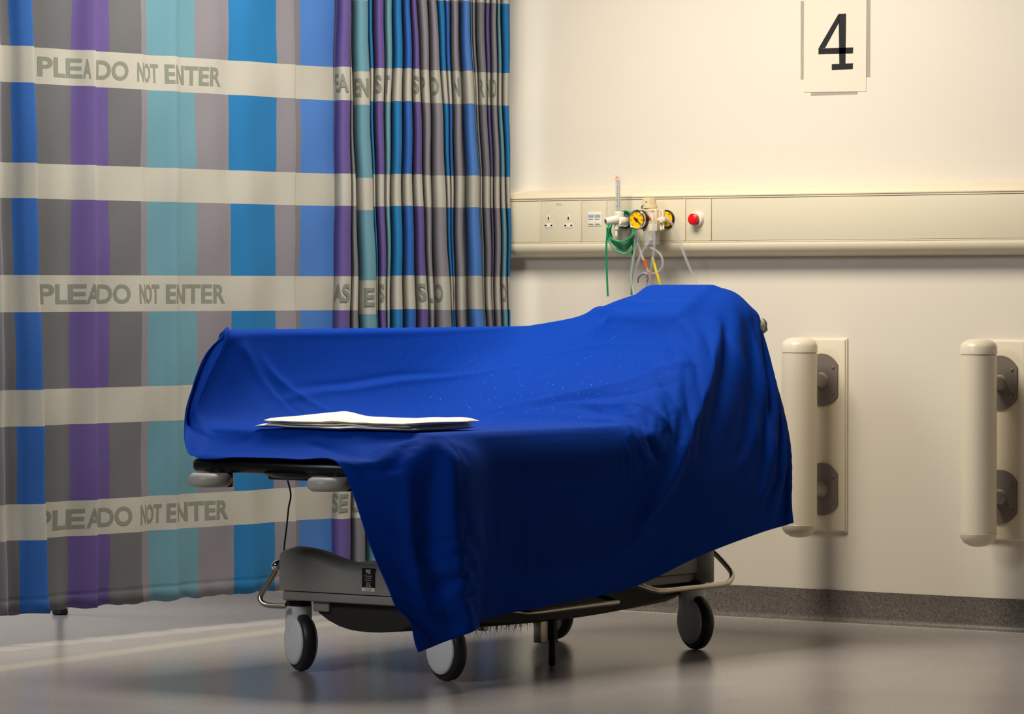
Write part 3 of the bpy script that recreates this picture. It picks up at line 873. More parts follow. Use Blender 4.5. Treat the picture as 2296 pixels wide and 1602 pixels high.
# chassis moulding: outline profile of the foot end, extruded along the bed
def chassis():
    xs = [-0.245 + 0.49 * i / 40 for i in range(41)]
    def ztop(x):
        a = abs(x)
        e = max(0.0, min(1.0, (a - 0.02) / 0.18))
        e = e * e * (3 - 2 * e)
        z = 0.276 + 0.043 * e
        if a > 0.215: z -= 0.5 * (a - 0.215) ** 1 * 0.6
        return z
    mb = MB()
    ys = [-0.625, -0.62, -0.605, -0.585, -0.54, -0.50, -0.45, -0.40, 0.40, 0.45, 0.50, 0.54, 0.585, 0.605, 0.62, 0.625]
    dr = [0.020, 0.010, 0.003, 0.0] + [0.0] * 8 + [0.0, 0.003, 0.010, 0.020]
    vv = []
    for y, d in zip(ys, dr):
        w = max(0.0, min(1.0, (abs(y) - 0.40) / 0.18))
        w = w * w * (3 - 2 * w)
        for x in xs:
            vv.append((x * (1 - d * .5), y, 0.262 + (ztop(x) - 0.262) * w - d))
        for x in reversed(xs):
            vv.append((x * (1 - d * .3), y, 0.208))
    n = 2 * len(xs)
    ff = [tuple(range(n)), tuple(range((len(ys) - 1) * n, len(ys) * n))]
    for i in range(len(ys) - 1):
        for k in range(n):
            k2 = (k + 1) % n
            ff.append((i * n + k, i * n + k2, (i + 1) * n + k2, (i + 1) * n + k))
    mb.add(vv, ff)
    ch = mb.build('chassis_cover', M['chassis'], BED, 50)
    MB().box((0, 0, 0.1945), (0.236, 0.622, 0.0115), 0.004).build('chassis_rim', M['chassis'], BED)
    MB().box((0, 0, 0.2068), (0.232, 0.615, 0.0016)).build('rim_groove', M['black'], BED)
    return ch
ch = chassis()
for sx, sy in ((-1, -1), (1, -1), (1, 1), (-1, 1)):
    x, y = (-0.228 if sx < 0 else 0.24), sy * 0.575
    MB().lathe((x, y, 0.180), (0, 0, 1), [(0, 0.030), (0.002, 0.032), (0.07, 0.0315), (0.095, 0.030), (0.105, 0.024), (0.107, 0)], 32).build('corner_post', M['chassis'], BED)
# maker's sticker on the foot end
a, b = hit(811, 1274, 1, -0.6275), hit(840, 1328, 1, -0.6275)
sx0, sx1, sz1, sz0 = a.x, b.x, a.z, b.z
stk = MB().box(((sx0 + sx1) / 2, -0.6255, (sz0 + sz1) / 2 + 0.005), ((sx1 - sx0) / 2, 0.001, (sz1 - sz0) / 2 - 0.005)).build('maker_sticker', M['black'], BED)
xm = (sx0 + sx1) / 2
MB().box((xm - .001, -0.6255, sz0 + 0.0045), ((sx1 - sx0) / 2, 0.001, 0.0045)).build('white_strip', M['white'], stk)
def stext(s, zc, hgt, hw, m=M['white'], bold=0.0, dx=0):
    write('print', s, m, stk, lambda u, v: (xm + dx - hw + u * 2 * hw, -0.6270, zc - hgt / 2 + v * hgt), 0, 0, bold=bold)
stext('PSE', sz1 - 0.009, 0.0105, 0.0075, bold=0.02)
stext('Portsmouth', sz1 - 0.0195, 0.0035, 0.012)
stext('Surgical', sz1 - 0.0250, 0.0035, 0.0085)
stext('Equipment', sz1 - 0.0305, 0.0035, 0.011)
stext('Service', sz1 - 0.0365, 0.0028, 0.007)
stext('023 92', sz1 - 0.0410, 0.0028, 0.006)
stext('456789', sz1 - 0.0455, 0.0028, 0.009)
stext('CE 0120', sz0 + 0.0045, 0.004, 0.010, M['ink'], dx=-.001)

# curved tray hanging under the chassis
def tray():
    mb = MB()
    ny, nx = 40, 10
    vv = []
    for j in range(ny + 1):
        y = -0.60 + 1.16 * j / ny
        t = (y + 0.02) / 0.58
        hw = 0.135
        xc, hw = 0.03, 0.165
        ring = [(xc - hw, 0.186)]
        for k in range(nx + 1):
            x = -hw + 2 * hw * k / nx
            ring.append((xc + x, 0.102 + 0.042 * abs(x / hw) ** 2.6 * (0.3 + 0.7 * t * t) + 0.010 * t * t))
        ring.append((xc + hw, 0.186))
        vv += [(x, y, z) for x, z in ring]
    n = nx + 3
    ff = [tuple(range(n)), tuple(range(ny * n, (ny + 1) * n))]
    for j in range(ny):
        for k in range(n):
            k2 = (k + 1) % n
            ff.append((j * n + k, j * n + k2, (j + 1) * n + k2, (j + 1) * n + k))
    mb.add(vv, ff)
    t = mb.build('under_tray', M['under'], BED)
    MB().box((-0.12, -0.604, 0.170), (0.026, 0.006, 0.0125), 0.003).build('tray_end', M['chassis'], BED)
    return t
tray()
# alloy bracket, small alloy plate, fifth wheel under the tray
p = hit(1213, 1430, 0, 0.05)
MB().box((p.x, p.y, 0.074), (0.012, 0.018, 0.034), 0.002).build('lift_bracket', M['steel'], BED)
p2 = hit(1082, 1432, 0, 0.05)
MB().box((p2.x, p2.y, 0.102), (0.012, 0.008, 0.014), 0.001).build('lift_bracket', M['steel'], BED)
p3 = hit(1236, 1497, 2, 0.0)
w5 = MB().lathe((p3.x - 0.010, p3.y, 0.040), (0.8, 0.6, 0), [(0, 0.030), (0.003, 0.037), (0.010, 0.040), (0.017, 0.037), (0.020, 0.030)], 36).build('steering_wheel', M['rubber'], BED)
MB().box((p3.x, p3.y + 0.006, 0.092), (0.010, 0.010, 0.030), 0.003).build('fork', M['under'], w5)
# fluff caught under the tray
mb = MB()
rn = random.Random(3)
for i in range(90):
    a = hit(rn.uniform(1055, 1195) if i % 9 else 1262, 1405, 0, 0.03 + rn.uniform(-.03, .05))
    z = 0.104
    L = rn.uniform(0.012, 0.036) * (0.5 + 0.5 * abs(math.sin(i * 1.7)))
    q = Vector((a.x, a.y, z))
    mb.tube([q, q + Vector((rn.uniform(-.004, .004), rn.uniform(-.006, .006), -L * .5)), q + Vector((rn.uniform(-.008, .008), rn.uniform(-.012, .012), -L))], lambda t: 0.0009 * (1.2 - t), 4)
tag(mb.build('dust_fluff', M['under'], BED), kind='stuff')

# pedals
def pedal(pts, name='foot_pedal', r=0.0075):
    return MB().tube(pts, r, 14, smooth=8).build(name, M['steel'], BED)
bl = Vector((-0.262, -0.612, 0.268))
MB().lathe(bl + Vector((0, 0, -0.013)), (0, 0, 1), [(0, 0.004), (0.003, 0.010), (0.009, 0.0138), (0.013, 0.0145), (0.018, 0.0138), (0.024, 0.009), (0.027, 0.003), (0.027, 0)], 28).build('pedal_knob', M['chrome'], BED)
MB().cyl((-0.262, -0.610, 0.270), (-0.222, -0.585, 0.272), 0.0125, n=24).build('pedal_pivot', M['black'], BED)
pedal([(-0.262, -0.612, 0.262), (-0.276, -0.618, 0.235), (-0.296, -0.628, 0.200), (-0.300, -0.632, 0.186), (-0.292, -0.634, 0.174), (-0.27, -0.63, 0.168), (-0.225, -0.62, 0.168)])
pedal([(0.235, 0.63, 0.262), (0.262, 0.635, 0.238), (0.298, 0.63, 0.205), (0.312, 0.60, 0.184), (0.313, 0.555, 0.177), (0.313, 0.40, 0.177), (0.313, 0.28, 0.177), (0.305, 0.235, 0.184), (0.285, 0.19, 0.200), (0.24, 0.15, 0.21)], 'brake_bar')
pedal([(0.25, -0.36, 0.165), (0.28, -0.31, 0.157), (0.30, -0.27, 0.154), (0.30, -0.10, 0.156), (0.30, 0.095, 0.158)], 'side_pedal', 0.0065)
MB().cyl((0.235, 0.09, 0.175), (0.302, 0.09, 0.158), 0.006, n=14).build('pedal_arm', M['under'], BED)
# lift columns and platform
for y in (-0.33, 0.36):
    MB().lathe((0.02, y, 0.28), (0, 0, 1), [(0, 0.062), (0.10, 0.060), (0.101, 0.045), (0.23, 0.043)], 32).build('lift_column', M['bumper'], BED)
MB().box((0, -0.05, 0.508), (0.16, 0.72, 0.012), 0.004).build('platform_frame', M['under'], BED)
mb = MB()
outl = [(-0.24, -0.955), (-0.262, -0.935), (-0.275, -0.90), (-0.345, -0.80), (-0.365, -0.74), (-0.37, 0.06), (0.37, 0.06), (0.365, -0.74), (0.345, -0.80), (0.275, -0.90), (0.262, -0.935), (0.24, -0.955)]
bm = bmesh.new()
vb = [bm.verts.new((x, y, 0.520)) for x, y in outl]
fb = bm.faces.new(vb)
ex = bmesh.ops.extrude_face_region(bm, geom=[fb])
bmesh.ops.translate(bm, vec=(0, 0, 0.032), verts=[v for v in ex['geom'] if isinstance(v, bmesh.types.BMVert)])
bmesh.ops.bevel(bm, geom=[e for e in bm.edges if abs(e.verts[0].co.z - e.verts[1].co.z) < 1e-6], offset=0.012, segments=4, affect='EDGES', profile=0.5)
bm.verts.index_update()
mb.add([v.co.copy() for v in bm.verts], [[v.index for v in f.verts] for f in bm.faces])
bm.free()
mb.build('platform', M['black'], BED, 50)
MB().lathe((0.05, -0.915, 0.510), (0, 0, 1), [(0, 0.02), (0.003, 0.055), (0.010, 0.075), (0.014, 0.078)], 40).build('release_catch', M['rubber'], BED)
MB().box((0, -0.345, 0.583), (0.375, 0.445, 0.029), 0.02).build('mattress', M['mattress'], BED)
ang = math.atan2(0.315, 0.72)
RX = Matrix.Rotation(ang, 3, 'X')
hinge = Vector((0, 0.08, 0.610))
al, nr = RX @ Vector((0, 1, 0)), RX @ Vector((0, 0, 1))
MB().box(hinge + al * 0.395 - nr * 0.030, (0.268, 0.380, 0.026), 0.02, RX).build('backrest_mattress', M['mattress'], BED)
MB().box(hinge + al * 0.41 - nr * 0.072, (0.27, 0.40, 0.012), 0.005, RX).build('backrest_frame', M['black'], BED)
MB().cyl(hinge + al * 0.45 - nr * 0.08, Vector((0, 0.30, 0.52)), 0.012, n=16).build('backrest_strut', M['steel'], BED)
MB().tube([hinge + al * 0.742 - nr * .066 + Vector((x, 0, 0)) + al * d for x, d in ((-.24, 0), (-.255, .05), (-.22, .085), (0, .09), (.22, .085), (.255, .05), (.24, 0))], 0.014, 14, smooth=6).build('push_handle', M['rubber'], BED)
# far side rail, raised
mb = MB().tube([(-0.395, -0.655, 0.57), (-0.395, -0.655, 0.79), (-0.395, -0.625, 0.842), (-0.395, -0.58, 0.847), (-0.395, 0.0, 0.849), (-0.395, 0.62, 0.849), (-0.395, 0.68, 0.845), (-0.395, 0.70, 0.80), (-0.395, 0.70, 0.57)], 0.010, 14, smooth=5)
mb.tube([(-0.395, -0.66, 0.70), (-0.395, 0.70, 0.70)], 0.007, 10)
for k in range(1, 7):
    mb.tube([(-0.395, -0.66 + 1.36 * k / 7, 0.56), (-0.395, -0.66 + 1.36 * k / 7, 0.855)], 0.006, 8)
mb.build('side_rail', M['steel'], BED)
MB().box((-0.383, 0.02, 0.545), (0.014, 0.70, 0.014), 0.003).build('rail_mount', M['black'], BED)
# corner bumper wheels
def roller(p, nrmv=(0, 0, 1), r=0.054):
    MB().lathe(Vector(p), nrmv, [(-0.017, r - 0.020), (-0.017, r - 0.012), (-0.012, r - 0.004), (-0.004, r), (0.004, r), (0.012, r - 0.004), (0.017, r - 0.012), (0.017, r - 0.020)], 40).build('bumper_wheel', M['bumper'], BED)
for x in (-0.180, 0.197):
    roller((x, -0.965, 0.502))
    MB().cyl((x + 0.006, -0.93, 0.484), (x + 0.006, -0.93, 0.53), 0.030, n=24).build('bumper_mount', M['black'], BED)
hp = hit(1676, 731, 0, 0.235)
roller((0.235, hp.y + 0.0, hp.z - .004), tuple(nr), 0.050)
MB().box((0.235, hp.y - 0.02, hp.z + 0.018), (0.03, 0.03, 0.016), 0.008, RX).build('bumper_mount', M['rubber'], BED)
MB().cyl((0.235, hp.y - .06, hp.z - .01), (0.235, hp.y, hp.z - .004), 0.014, n=16).build('bumper_arm', M['rubber'], BED)
# loose cable
MB().tube([hit(645, 1078, 1, -0.55), hit(652, 1110, 1, -0.55), hit(647, 1140, 1, -0.55), hit(643, 1180, 1, -0.53), hit(637, 1232, 1, -0.52), hit(640, 1250, 1, -0.52)], 0.0022, 8, smooth=6).build('cable', M['under'], BED)

# ---------------------------------------------------------------- blue sheet
# a coarse drape is laid over the bed, then relaxed as cloth against the bed's solids
def sheet_material():
    m = mat('blue_drape', SHEET_COL, 0.75, spec=0.06)
    nt = m.node_tree
    b = nt.nodes['Principled BSDF']
    tc = nt.nodes.new('ShaderNodeTexCoord')
    def noise(scale, det):
        n = nt.nodes.new('ShaderNodeTexNoise')
        n.inputs['Scale'].default_value = scale
        n.inputs['Detail'].default_value = det
        nt.links.new(tc.outputs['Object'], n.inputs['Vector'])
        return n.outputs['Fac']
    def math_(op, a, bb):
        x = nt.nodes.new('ShaderNodeMath')
        x.operation = op
        for i, q in enumerate((a, bb)):
            if isinstance(q, (int, float)): x.inputs[i].default_value = q
            else: nt.links.new(q, x.inputs[i])
        return x.outputs[0]
    bp = nt.nodes.new('ShaderNodeBump')
    bp.inputs['Strength'].default_value = 0.35
    bp.inputs['Distance'].default_value = 0.004
    h = math_('ADD', math_('MULTIPLY', noise(9, 3), 1.6), math_('MULTIPLY', noise(700, 2), 0.06))
    nt.links.new(h, bp.inputs['Height'])
    nt.links.new(bp.outputs['Normal'], b.inputs['Normal'])
    # white lint caught on the top, thickest in the dip beside the backrest
    sp = math_('GREATER_THAN', noise(380, 0), 0.85)
    d = nt.nodes.new('ShaderNodeVectorMath')
    d.operation = 'DISTANCE'
    nt.links.new(tc.outputs['Object'], d.inputs[0])
    d.inputs[1].default_value = (-0.05, 0.22, 0.70)
    near_ = math_('SUBTRACT', 1.0, math_('MULTIPLY', d.outputs['Value'], 2.2))
    near_.node.use_clamp = True
    f = math_('MULTIPLY', sp, math_('ADD', near_, 0.03))
    mx = nt.nodes.new('ShaderNodeMix')
    mx.data_type = 'RGBA'
    mx.inputs['A'].default_value = SHEET_COL
    mx.inputs['B'].default_value = (0.7, 0.75, 0.85, 1)
    nt.links.new(f, mx.inputs['Factor'])
    nt.links.new(mx.outputs['Result'], b.inputs['Base Color'])
    return m
SHEET_COL = (0.0005, 0.033, 0.28, 1)
M['sheet'] = sheet_material()

# rows from the foot hem to the head hem; in each row points from the near hem across to the far hem
ROWS = [
    [(.420, -.900, .118), (.335, -.955, .355), (.245, -.972, .548), (.100, -.976, .560), (-.080, -.972, .560), (-.240, -.958, .556), (-.365, -.850, .620), (-.402, -.760, .755), (-.445, -.720, .600)],
    [(.432, -.815, .145), (.385, -.850, .370), (.335, -.870, .600), (.115, -.845, .602), (-.110, -.845, .602), (-.310, -.840, .602), (-.392, -.815, .655), (-.402, -.715, .815), (-.450, -.690, .590)],
    [(.458, -.735, .165), (.447, -.760, .395), (.405, -.790, .618), (.130, -.802, .624), (-.120, -.800, .624), (-.335, -.795, .628), (-.388, -.785, .690), (-.395, -.655, .860), (-.445, -.670, .590)],
    [(.385, -.610, .192), (.398, -.600, .390), (.400, -.600, .618), (.130, -.600, .622), (-.110, -.600, .624), (-.285, -.600, .645), (-.365, -.590, .735), (-.395, -.590, .865), (-.440, -.590, .590)],
    [(.392, -.330, .214), (.400, -.330, .400), (.400, -.330, .622), (.130, -.330, .622), (-.100, -.330, .624), (-.265, -.320, .655), (-.352, -.310, .745), (-.395, -.310, .864), (-.440, -.310, .590)],
    [(.388, .020, .240), (.398, .020, .420), (.400, .000, .628), (.130, .030, .628), (-.100, .040, .632), (-.255, .040, .670), (-.345, .040, .755), (-.395, .030, .864), (-.440, .030, .590)],
    [(.420, .310, .312), (.420, .300, .500), (.355, .290, .715), (.120, .320, .740), (-.080, .330, .745), (-.215, .330, .755), (-.325, .330, .785), (-.395, .330, .864), (-.440, .330, .590)],
    [(.435, .560, .350), (.405, .560, .600), (.305, .560, .865), (.120, .580, .875), (-.050, .590, .880), (-.190, .590, .862), (-.310, .580, .842), (-.395, .560, .864), (-.440, .560, .590)],
    [(.440, .690, .350), (.395, .720, .640), (.264, .755, .935), (.120, .775, .984), (-.030, .780, .976), (-.170, .780, .948), (-.262, .772, .904), (-.388, .690, .850), (-.440, .690, .590)],
    [(.438, .715, .348), (.380, .755, .620), (.272, .800, .880), (.140, .880, .900), (-.030, .890, .900), (-.160, .880, .880), (-.290, .850, .830), (-.400, .760, .800), (-.445, .750, .590)],
    [(.436, .715, .350), (.392, .775, .560), (.300, .820, .740), (.140, .940, .720), (-.030, .950, .710), (-.160, .940, .700), (-.290, .900, .690), (-.400, .800, .700), (-.445, .780, .590)],
]
def spline_resample(C, step, ax):
    """non-uniform cubic through control rows, sampled evenly; returns samples and their parameter"""
    C = np.moveaxis(C, ax, 0)
    seg = np.linalg.norm(np.diff(C, axis=0), axis=2).mean(1)
    T_ = np.concatenate([[0], np.cumsum(seg)])
    n = int(round(T_[-1] / step)) + 1
    q = np.linspace(0, T_[-1], n)
    m = np.zeros_like(C)
    m[1:-1] = (C[2:] - C[:-2]) / (T_[2:] - T_[:-2])[:, None, None]
    m[0] = (C[1] - C[0]) / seg[0]
    m[-1] = (C[-1] - C[-2]) / seg[-1]
    i = np.clip(np.searchsorted(T_, q, side='right') - 1, 0, len(seg) - 1)
    h = seg[i]
    t = ((q - T_[i]) / h)[:, None, None]
    hh = h[:, None, None]
    out = C[i] * (2 * t ** 3 - 3 * t ** 2 + 1) + m[i] * hh * (t ** 3 - 2 * t ** 2 + t) + C[i + 1] * (3 * t ** 2 - 2 * t ** 3) + m[i + 1] * hh * (t ** 3 - t ** 2)
    return np.moveaxis(out, 0, ax), q / T_[-1], T_ / T_[-1]

def solids():
    ca, sa = math.cos(ang), math.sin(ang)
    R = np.array([[1, 0, 0], [0, ca, sa], [0, -sa, ca]]).T
    h = np.array(hinge)
    B = [(np.array([0.0, -.345, .568]), (.385, .455, .050), .018, None),
         (h + R[:, 1] * .40 - R[:, 2] * .040, (.278, .388, .045), .035, R),
         (h + R[:, 1] * .66 + R[:, 2] * .026 + np.array([.055, 0, 0]), (.14, .13, .048), .048, R),
         (np.array([-.398, .025, .722]), (.021, .685, .141), .018, None),
         (np.array([0, -.87, .538]), (.262, .095, .020), .012, None)]
    return B
def relax(P, D0, steps, iters, pull, dt=0.016):
    N, K = P.shape[:2]
    shape0 = P.copy()
    idx = np.arange(N * K).reshape(N, K)
    sets = []
    def add(di, dj, k, slack):
        a0, b0 = (0, dj) if dj >= 0 else (-dj, 0)
        A = idx[:N - di, a0:K - b0 if b0 else K] if True else None
        B_ = idx[di:, b0:K - a0 if a0 else K]
        ii, jj = np.meshgrid(np.arange(A.shape[0]), np.arange(A.shape[1]), indexing='ij')
        w = (ii // di if di else jj // max(dj, 1)) % 2
        L = np.linalg.norm(shape0.reshape(-1, 3)[A] - shape0.reshape(-1, 3)[B_], axis=2) * slack
        for c in (0, 1):
            m = w == c
            if m.any(): sets.append((A[m], B_[m], L[m], k))
    add(1, 0, 1.0, D0[:-1]); add(0, 1, 1.0, D0[:, :-1])
    add(1, 1, .25, D0[:-1, :-1]); add(1, -1, .25, D0[:-1, 1:])
    add(2, 0, .05, D0[:-2]); add(0, 2, .05, D0[:, :-2])
    add(4, 0, .012, D0[:-4]); add(0, 4, .012, D0[:, :-4])
    P = P.reshape(-1, 3).copy()
    S0 = shape0.reshape(-1, 3)
    wv = pull.reshape(-1, 1)
    V = np.zeros_like(P)
    box_ = solids()
    for st in range(steps):
        Q = P.copy()
        V[:, 2] -= 1.6 * dt
        P = P + V * dt
        P += (S0 - P) * wv
        for it in range(iters):
            for A, B_, L, k in sets:
                d = P[B_] - P[A]
                l = np.sqrt((d * d).sum(1))
                c = ((l - L) / np.maximum(l, 1e-9) * .5 * k)[:, None] * d
                P[A] += c
                P[B_] -= c
            if it % 3 == 2 or it == iters - 1:
                for c, h, r, rot in box_:
                    q = P - c
                    if rot is not None: q = q @ rot
                    d = np.abs(q) - (np.array(h) - r)
                    mx = d.max(1)
                    near = np.where(mx < r + .006)[0]
                    if len(near) == 0: continue
                    d, qn = d[near], q[near]
                    o = np.maximum(d, 0)
                    n = np.sqrt((o * o).sum(1))
                    sd = n + np.minimum(d.max(1), 0) - r
                    g_ = np.where(n[:, None] > 1e-9, o / np.maximum(n, 1e-9)[:, None], (d == d.max(1)[:, None]) * 1.0) * np.sign(qn)
                    if rot is not None: g_ = g_ @ rot.T
                    hit_ = sd < .004
                    ix = near[hit_]
                    P[ix] += g_[hit_] * (.004 - sd[hit_])[:, None]
                    dd = P[ix] - Q[ix]
                    gn = g_[hit_]
                    P[ix] -= (dd - gn * (dd * gn).sum(1)[:, None]) * .35
        V = (P - Q) / dt * .93
        sp = np.sqrt((V * V).sum(1))
        k = sp > 1.0
        V[k] *= (1.0 / sp[k])[:, None]
    return P.reshape(N, K, 3)

def sheet():
    C = np.array(ROWS).transpose(1, 0, 2)          # across, along, xyz
    G, qs, ks = spline_resample(C, 0.0155, 0)
    G, qt, kt = spline_resample(G, 0.0155, 1)
    N, K = G.shape[:2]
    gi = np.interp(qs, ks, np.arange(len(ks)))[:, None] * np.ones((1, K))   # control column, row of each vertex
    gj = np.interp(qt, kt, np.arange(len(kt)))[None, :] * np.ones((N, 1))
    slack = 1.001 + 0.020 * np.exp(-((gi - 2.0) / .8) ** 2 - ((gj - 5.6) / .8) ** 2) 
    pull = 0.012 + 0.0 * gi
    pull[(gi < 1.8)] = 0.010
    pull += 0.06 * np.exp(-(gi / .4) ** 2) * (np.exp(-(gj / .3) ** 2) + np.exp(-((gj - 2) / .3) ** 2) + np.exp(-((gj - 10) / .4) ** 2))
    pull += 0.10 * ((gi < 1.9) & (gj > 8.8))
    pull += 0.5 * ((gj < .05) & (gi > 1.9)) + 0.15 * (np.abs(gi - 7) < .35) + 0.05 * ((gj > 7.6) & (gi > 1.9)) + 0.08 * ((gi > 5) & (gj < 2.5))
    pull[(gi > 2.2) & (gi < 6) & (gj > 2.3) & (gj < 7.6)] = 0.018
    G = relax(G, slack, 45, 12, np.clip(pull, 0, .9))
    # finer mesh for the creases
    def refine(A, ax, f=3):
        A = np.moveaxis(A, ax, 0)
        n = len(A)
        q = np.linspace(0, n - 1, (n - 1) * f + 1)
        i = np.minimum(q.astype(int), n - 2)
        t = (q - i).reshape(-1, *([1] * (A.ndim - 1)))
        p0, p1, p2, p3 = A[np.maximum(i - 1, 0)], A[i], A[i + 1], A[np.minimum(i + 2, n - 1)]
        out = 0.5 * (2 * p1 + (p2 - p0) * t + (2 * p0 - 5 * p1 + 4 * p2 - p3) * t ** 2 + (3 * p1 - p0 - 3 * p2 + p3) * t ** 3)
        return np.moveaxis(out, 0, ax)
    G = refine(refine(G, 0), 1)
    gi, gj = [refine(refine(a_, 0), 1) for a_ in (gi, gj)]
    N, K = G.shape[:2]
    # pressed and pulled creases: (list of (column, row) points, height, width in metres)
    du = np.gradient(G, axis=0); dv = np.gradient(G, axis=1)
    nm = np.cross(du, dv)
    nm /= np.linalg.norm(nm, axis=2)[..., None] + 1e-9
    if nm[N // 2, K // 3, 2] < 0: nm = -nm
    add_h = np.zeros((N, K))
    for pts, hgt, wid in CREASES:
        pts = [np.array([np.interp(a, gi[:, 0], np.arange(N)), np.interp(b, gj[0], np.arange(K))]) for a, b in pts]
        fine = [np.array(p[:]) for p in catmull([Vector((float(p[0]), float(p[1]), 0)) for p in pts], 10)]
        best = np.full((N, K), 1e9); tt = np.zeros((N, K))
        ii, jj = np.meshgrid(np.arange(N), np.arange(K), indexing='ij')
        for m_ in range(len(fine) - 1):
            a, b = fine[m_][:2], fine[m_ + 1][:2]
            ab = b - a
            t = np.clip(((ii - a[0]) * ab[0] + (jj - a[1]) * ab[1]) / (ab @ ab + 1e-9), 0, 1)
            d = np.hypot(ii - a[0] - t * ab[0], jj - a[1] - t * ab[1]) * 0.0155 / 3
            k = d < best
            best[k] = d[k]
            tt[k] = ((m_ + t) / (len(fine) - 1))[k]
        add_h += hgt * np.exp(-(best / (wid * .85)) ** 1.5) * np.sin(np.pi * np.clip(tt * .9 + .05, 0, 1)) ** .6
    G = G + nm * add_h[..., None]
    vv = [tuple(map(float, p)) for p in G.reshape(-1, 3)]
    ff = [(i * K + j, i * K + j + 1, (i + 1) * K + j + 1, (i + 1) * K + j) for i in range(N - 1) for j in range(K - 1)]
    me = bpy.data.meshes.new('blue_sheet')
    me.from_pydata(vv, [], ff)
    me.materials.append(M['sheet'])
    me.polygons.foreach_set('use_smooth', [True] * len(ff))
    o = bpy.data.objects.new('blue_sheet', me)
    COL.objects.link(o)
    s = o.modifiers.new('thickness', 'SOLIDIFY')
    s.thickness = 0.0014
    s.offset = 0
    sheet.debug = (G, gi, gj)
    return tag(o, 'royal blue cotton sheet draped over the trolley bed and hanging down its side', 'sheet')
CREASES = [
    ([(6.49, 2.79), (6.3, 2.98), (5.71, 3.16), (5.09, 3.27)], .009, .020),
    ([(6.35, 2.95), (6.0, 3.10), (5.4, 3.30), (4.9, 3.45)], -.006, .016),
    ([(6.28, 3.16), (6.1, 3.22), (5.84, 3.33), (5.34, 3.61), (4.97, 3.84)], .007, .018),
    ([(5.46, 3.22), (5.59, 3.89), (5.59, 4.18), (5.71, 4.85), (5.59, 5.49), (5.3, 6.1), (4.59, 6.34)], .0040, .011),
    ([(5.70, 3.40), (5.75, 3.89), (5.76, 4.18), (5.88, 4.85), (5.75, 5.49)], -.0035, .011),
    ([(6.6, 4.85), (5.71, 4.8), (4.78, 4.76)], .0022, .010),
    ([(5.09, 7.62), (3.8, 7.3), (2.35, 7.40)], .0035, .012),
    ([(5.0, 7.45), (3.8, 7.12), (2.4, 7.22)], -.0025, .012),
    ([(5.84, 6.51), (4.3, 6.60), (2.71, 6.68)], .0018, .012),
    ([(4.2, 5.34), (3.46, 5.64), (2.79, 5.95), (2.5, 6.29), (2.14, 6.51)], .012, .022),
    ([(3.7, 5.42), (3.1, 5.66), (2.55, 5.85), (2.2, 6.15)], -.009, .016),
    ([(3.4, 5.50), (2.6, 5.55), (2.06, 5.60), (1.75, 5.70)], .010, .016),
    ([(2.9, 5.46), (2.3, 5.36), (1.9, 5.30), (1.6, 5.36)], -.014, .018),
    ([(2.9, 5.30), (2.3, 5.12), (1.95, 5.02)], .006, .018),
    ([(2.10, 7.20), (1.99, 6.96), (1.8, 6.51), (1.67, 6.12), (1.48, 5.8), (1.2, 5.45), (0.91, 5.08)], .018, .030),
    ([(2.00, 7.35), (1.75, 6.95), (1.5, 6.5), (1.25, 6.05)], -.007, .030),
    ([(1.95, 8.0), (1.5, 7.85), (1.04, 7.7), (0.5, 7.6)], .011, .020),
    ([(1.87, 7.29), (1.55, 7.30), (1.23, 7.25), (0.91, 7.2)], .009, .020),
    ([(2.10, 2.15), (1.61, 1.88), (0.85, 1.75), (0.1, 1.80)], .012, .020),
    ([(1.95, 1.75), (1.5, 1.45), (0.85, 1.30), (0.1, 1.35)], -.016, .026),
    ([(2.06, 1.30), (1.67, 0.98), (1.16, 0.90), (0.4, 0.80)], .010, .022),
    ([(1.93, .25), (1.87, 0.52), (1.8, 0.98)], -.006, .018),
    ([(1.42, 2.5), (1.42, 3.61), (1.42, 4.85), (1.5, 5.4)], -.0022, .010),
    ([(1.30, 3.6), (0.8, 3.6), (0.2, 3.6)], .0022, .011),
    ([(1.20, 2.3), (0.55, 3.4), (0.50, 4.6), (0.95, 5.5)], .014, .070),
    ([(3.46, 1.39), (2.86, 0.84), (2.2, 0.60)], -.006, .022),
    ([(7.0, 2.40), (6.5, 2.15), (6.0, 2.02), (5.2, 1.95)], .012, .016),
    ([(6.9, 1.75), (6.3, 1.45), (5.6, 1.25)], -.016, .024),
    ([(4.6, 0.9), (4.4, 1.3), (4.3, 1.8)], -.004, .018),
]
sheet()

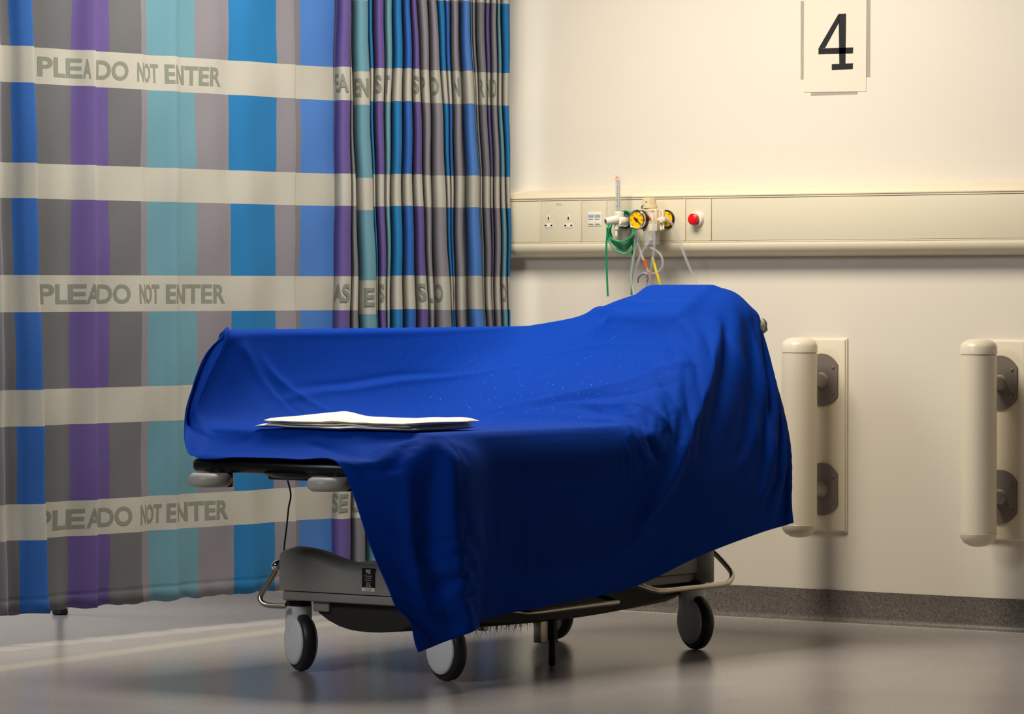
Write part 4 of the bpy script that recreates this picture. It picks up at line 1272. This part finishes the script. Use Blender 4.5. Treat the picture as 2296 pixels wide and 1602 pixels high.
# ---------------------------------------------------------------- folded towel on the sheet
def towel():
    t = thing('folded_towel', (0.07, -0.62, 0.628), 'folded white cloth lying on the blue sheet at the foot of the bed', 'towel')
    nx, ny = 46, 16
    x0, x1, y0, y1 = -0.180, 0.320, -0.795, -0.545
    def layer(k, zb, th, inset, name='fold_layer'):
        mb = MB()
        vv = []
        def top(i, j):
            u, v = i / nx, j / ny
            x = x0 + inset[0] + (x1 - inset[1] - x0 - inset[0]) * u
            y = y0 + inset[2] + (y1 - inset[3] - y0 - inset[2]) * v
            x += 0.010 * math.sin(5 * v + k) * (1 - u)
            y += 0.006 * math.sin(9 * u + 1.7 * k) + 0.016 * u * v + 0.01 * (1 - u) * v
            h = 0.0028 * math.sin(11 * u + k) * math.sin(4 * v + 1) + 0.0015 * math.sin(23 * u + 2 * k)
            h += 0.012 * math.exp(-((u - 0.12) / 0.12) ** 2) * max(0, v) * (k > 1) + 0.004 * math.exp(-((u - .9) / .1) ** 2) * v * (k > 1)
            h += 0.003 * math.exp(-((u - 0.42) / 0.06) ** 2) * (k == 0)
            return x, y, h
        for j in range(ny + 1):
            for i in range(nx + 1):
                x, y, h = top(i, j)
                u, v = i / nx, j / ny
                e = min(1, min(u, 1 - u) * 26, min(v, 1 - v) * 14)
                e = math.sqrt(max(0, 1 - (1 - e) ** 2))
                vv.append((x, y, zb + th * .5 + th * .5 * e + max(0, h)))
        for j in range(ny + 1):
            for i in range(nx + 1):
                x, y, h = top(i, j)
                u, v = i / nx, j / ny
                e = min(1, min(u, 1 - u) * 26, min(v, 1 - v) * 14)
                e = math.sqrt(max(0, 1 - (1 - e) ** 2))
                vv.append((x, y, zb + th * .5 - th * .5 * e + max(0, h) * .6))
        n1 = (nx + 1) * (ny + 1)
        ff = []
        for j in range(ny):
            for i in range(nx):
                a = j * (nx + 1) + i
                ff.append((a, a + 1, a + nx + 2, a + nx + 1))
                ff.append((n1 + a, n1 + a + nx + 1, n1 + a + nx + 2, n1 + a + 1))
        for i in range(nx):
            for a in (i, ny * (nx + 1) + i):
                ff.append((a, n1 + a, n1 + a + 1, a + 1))
        for j in range(ny):
            for a in (j * (nx + 1), j * (nx + 1) + nx):
                ff.append((a, a + nx + 1, n1 + a + nx + 1, n1 + a))
        mb.add(vv, ff)
        return mb.build(name, M['towel'], t, 60)
    Z = TOWZ
    layer(0, Z, 0.0090, (0, 0.0, 0, 0.02))
    layer(1, Z + 0.0085, 0.0055, (0.03, 0.012, 0.004, 0))
    layer(2, Z + 0.0135, 0.0105, (0.02, -0.002, 0.001, 0))
TOWZ = 0.6255
towel()
for o in bpy.data.objects:
    if '_o' in o: del o['_o']
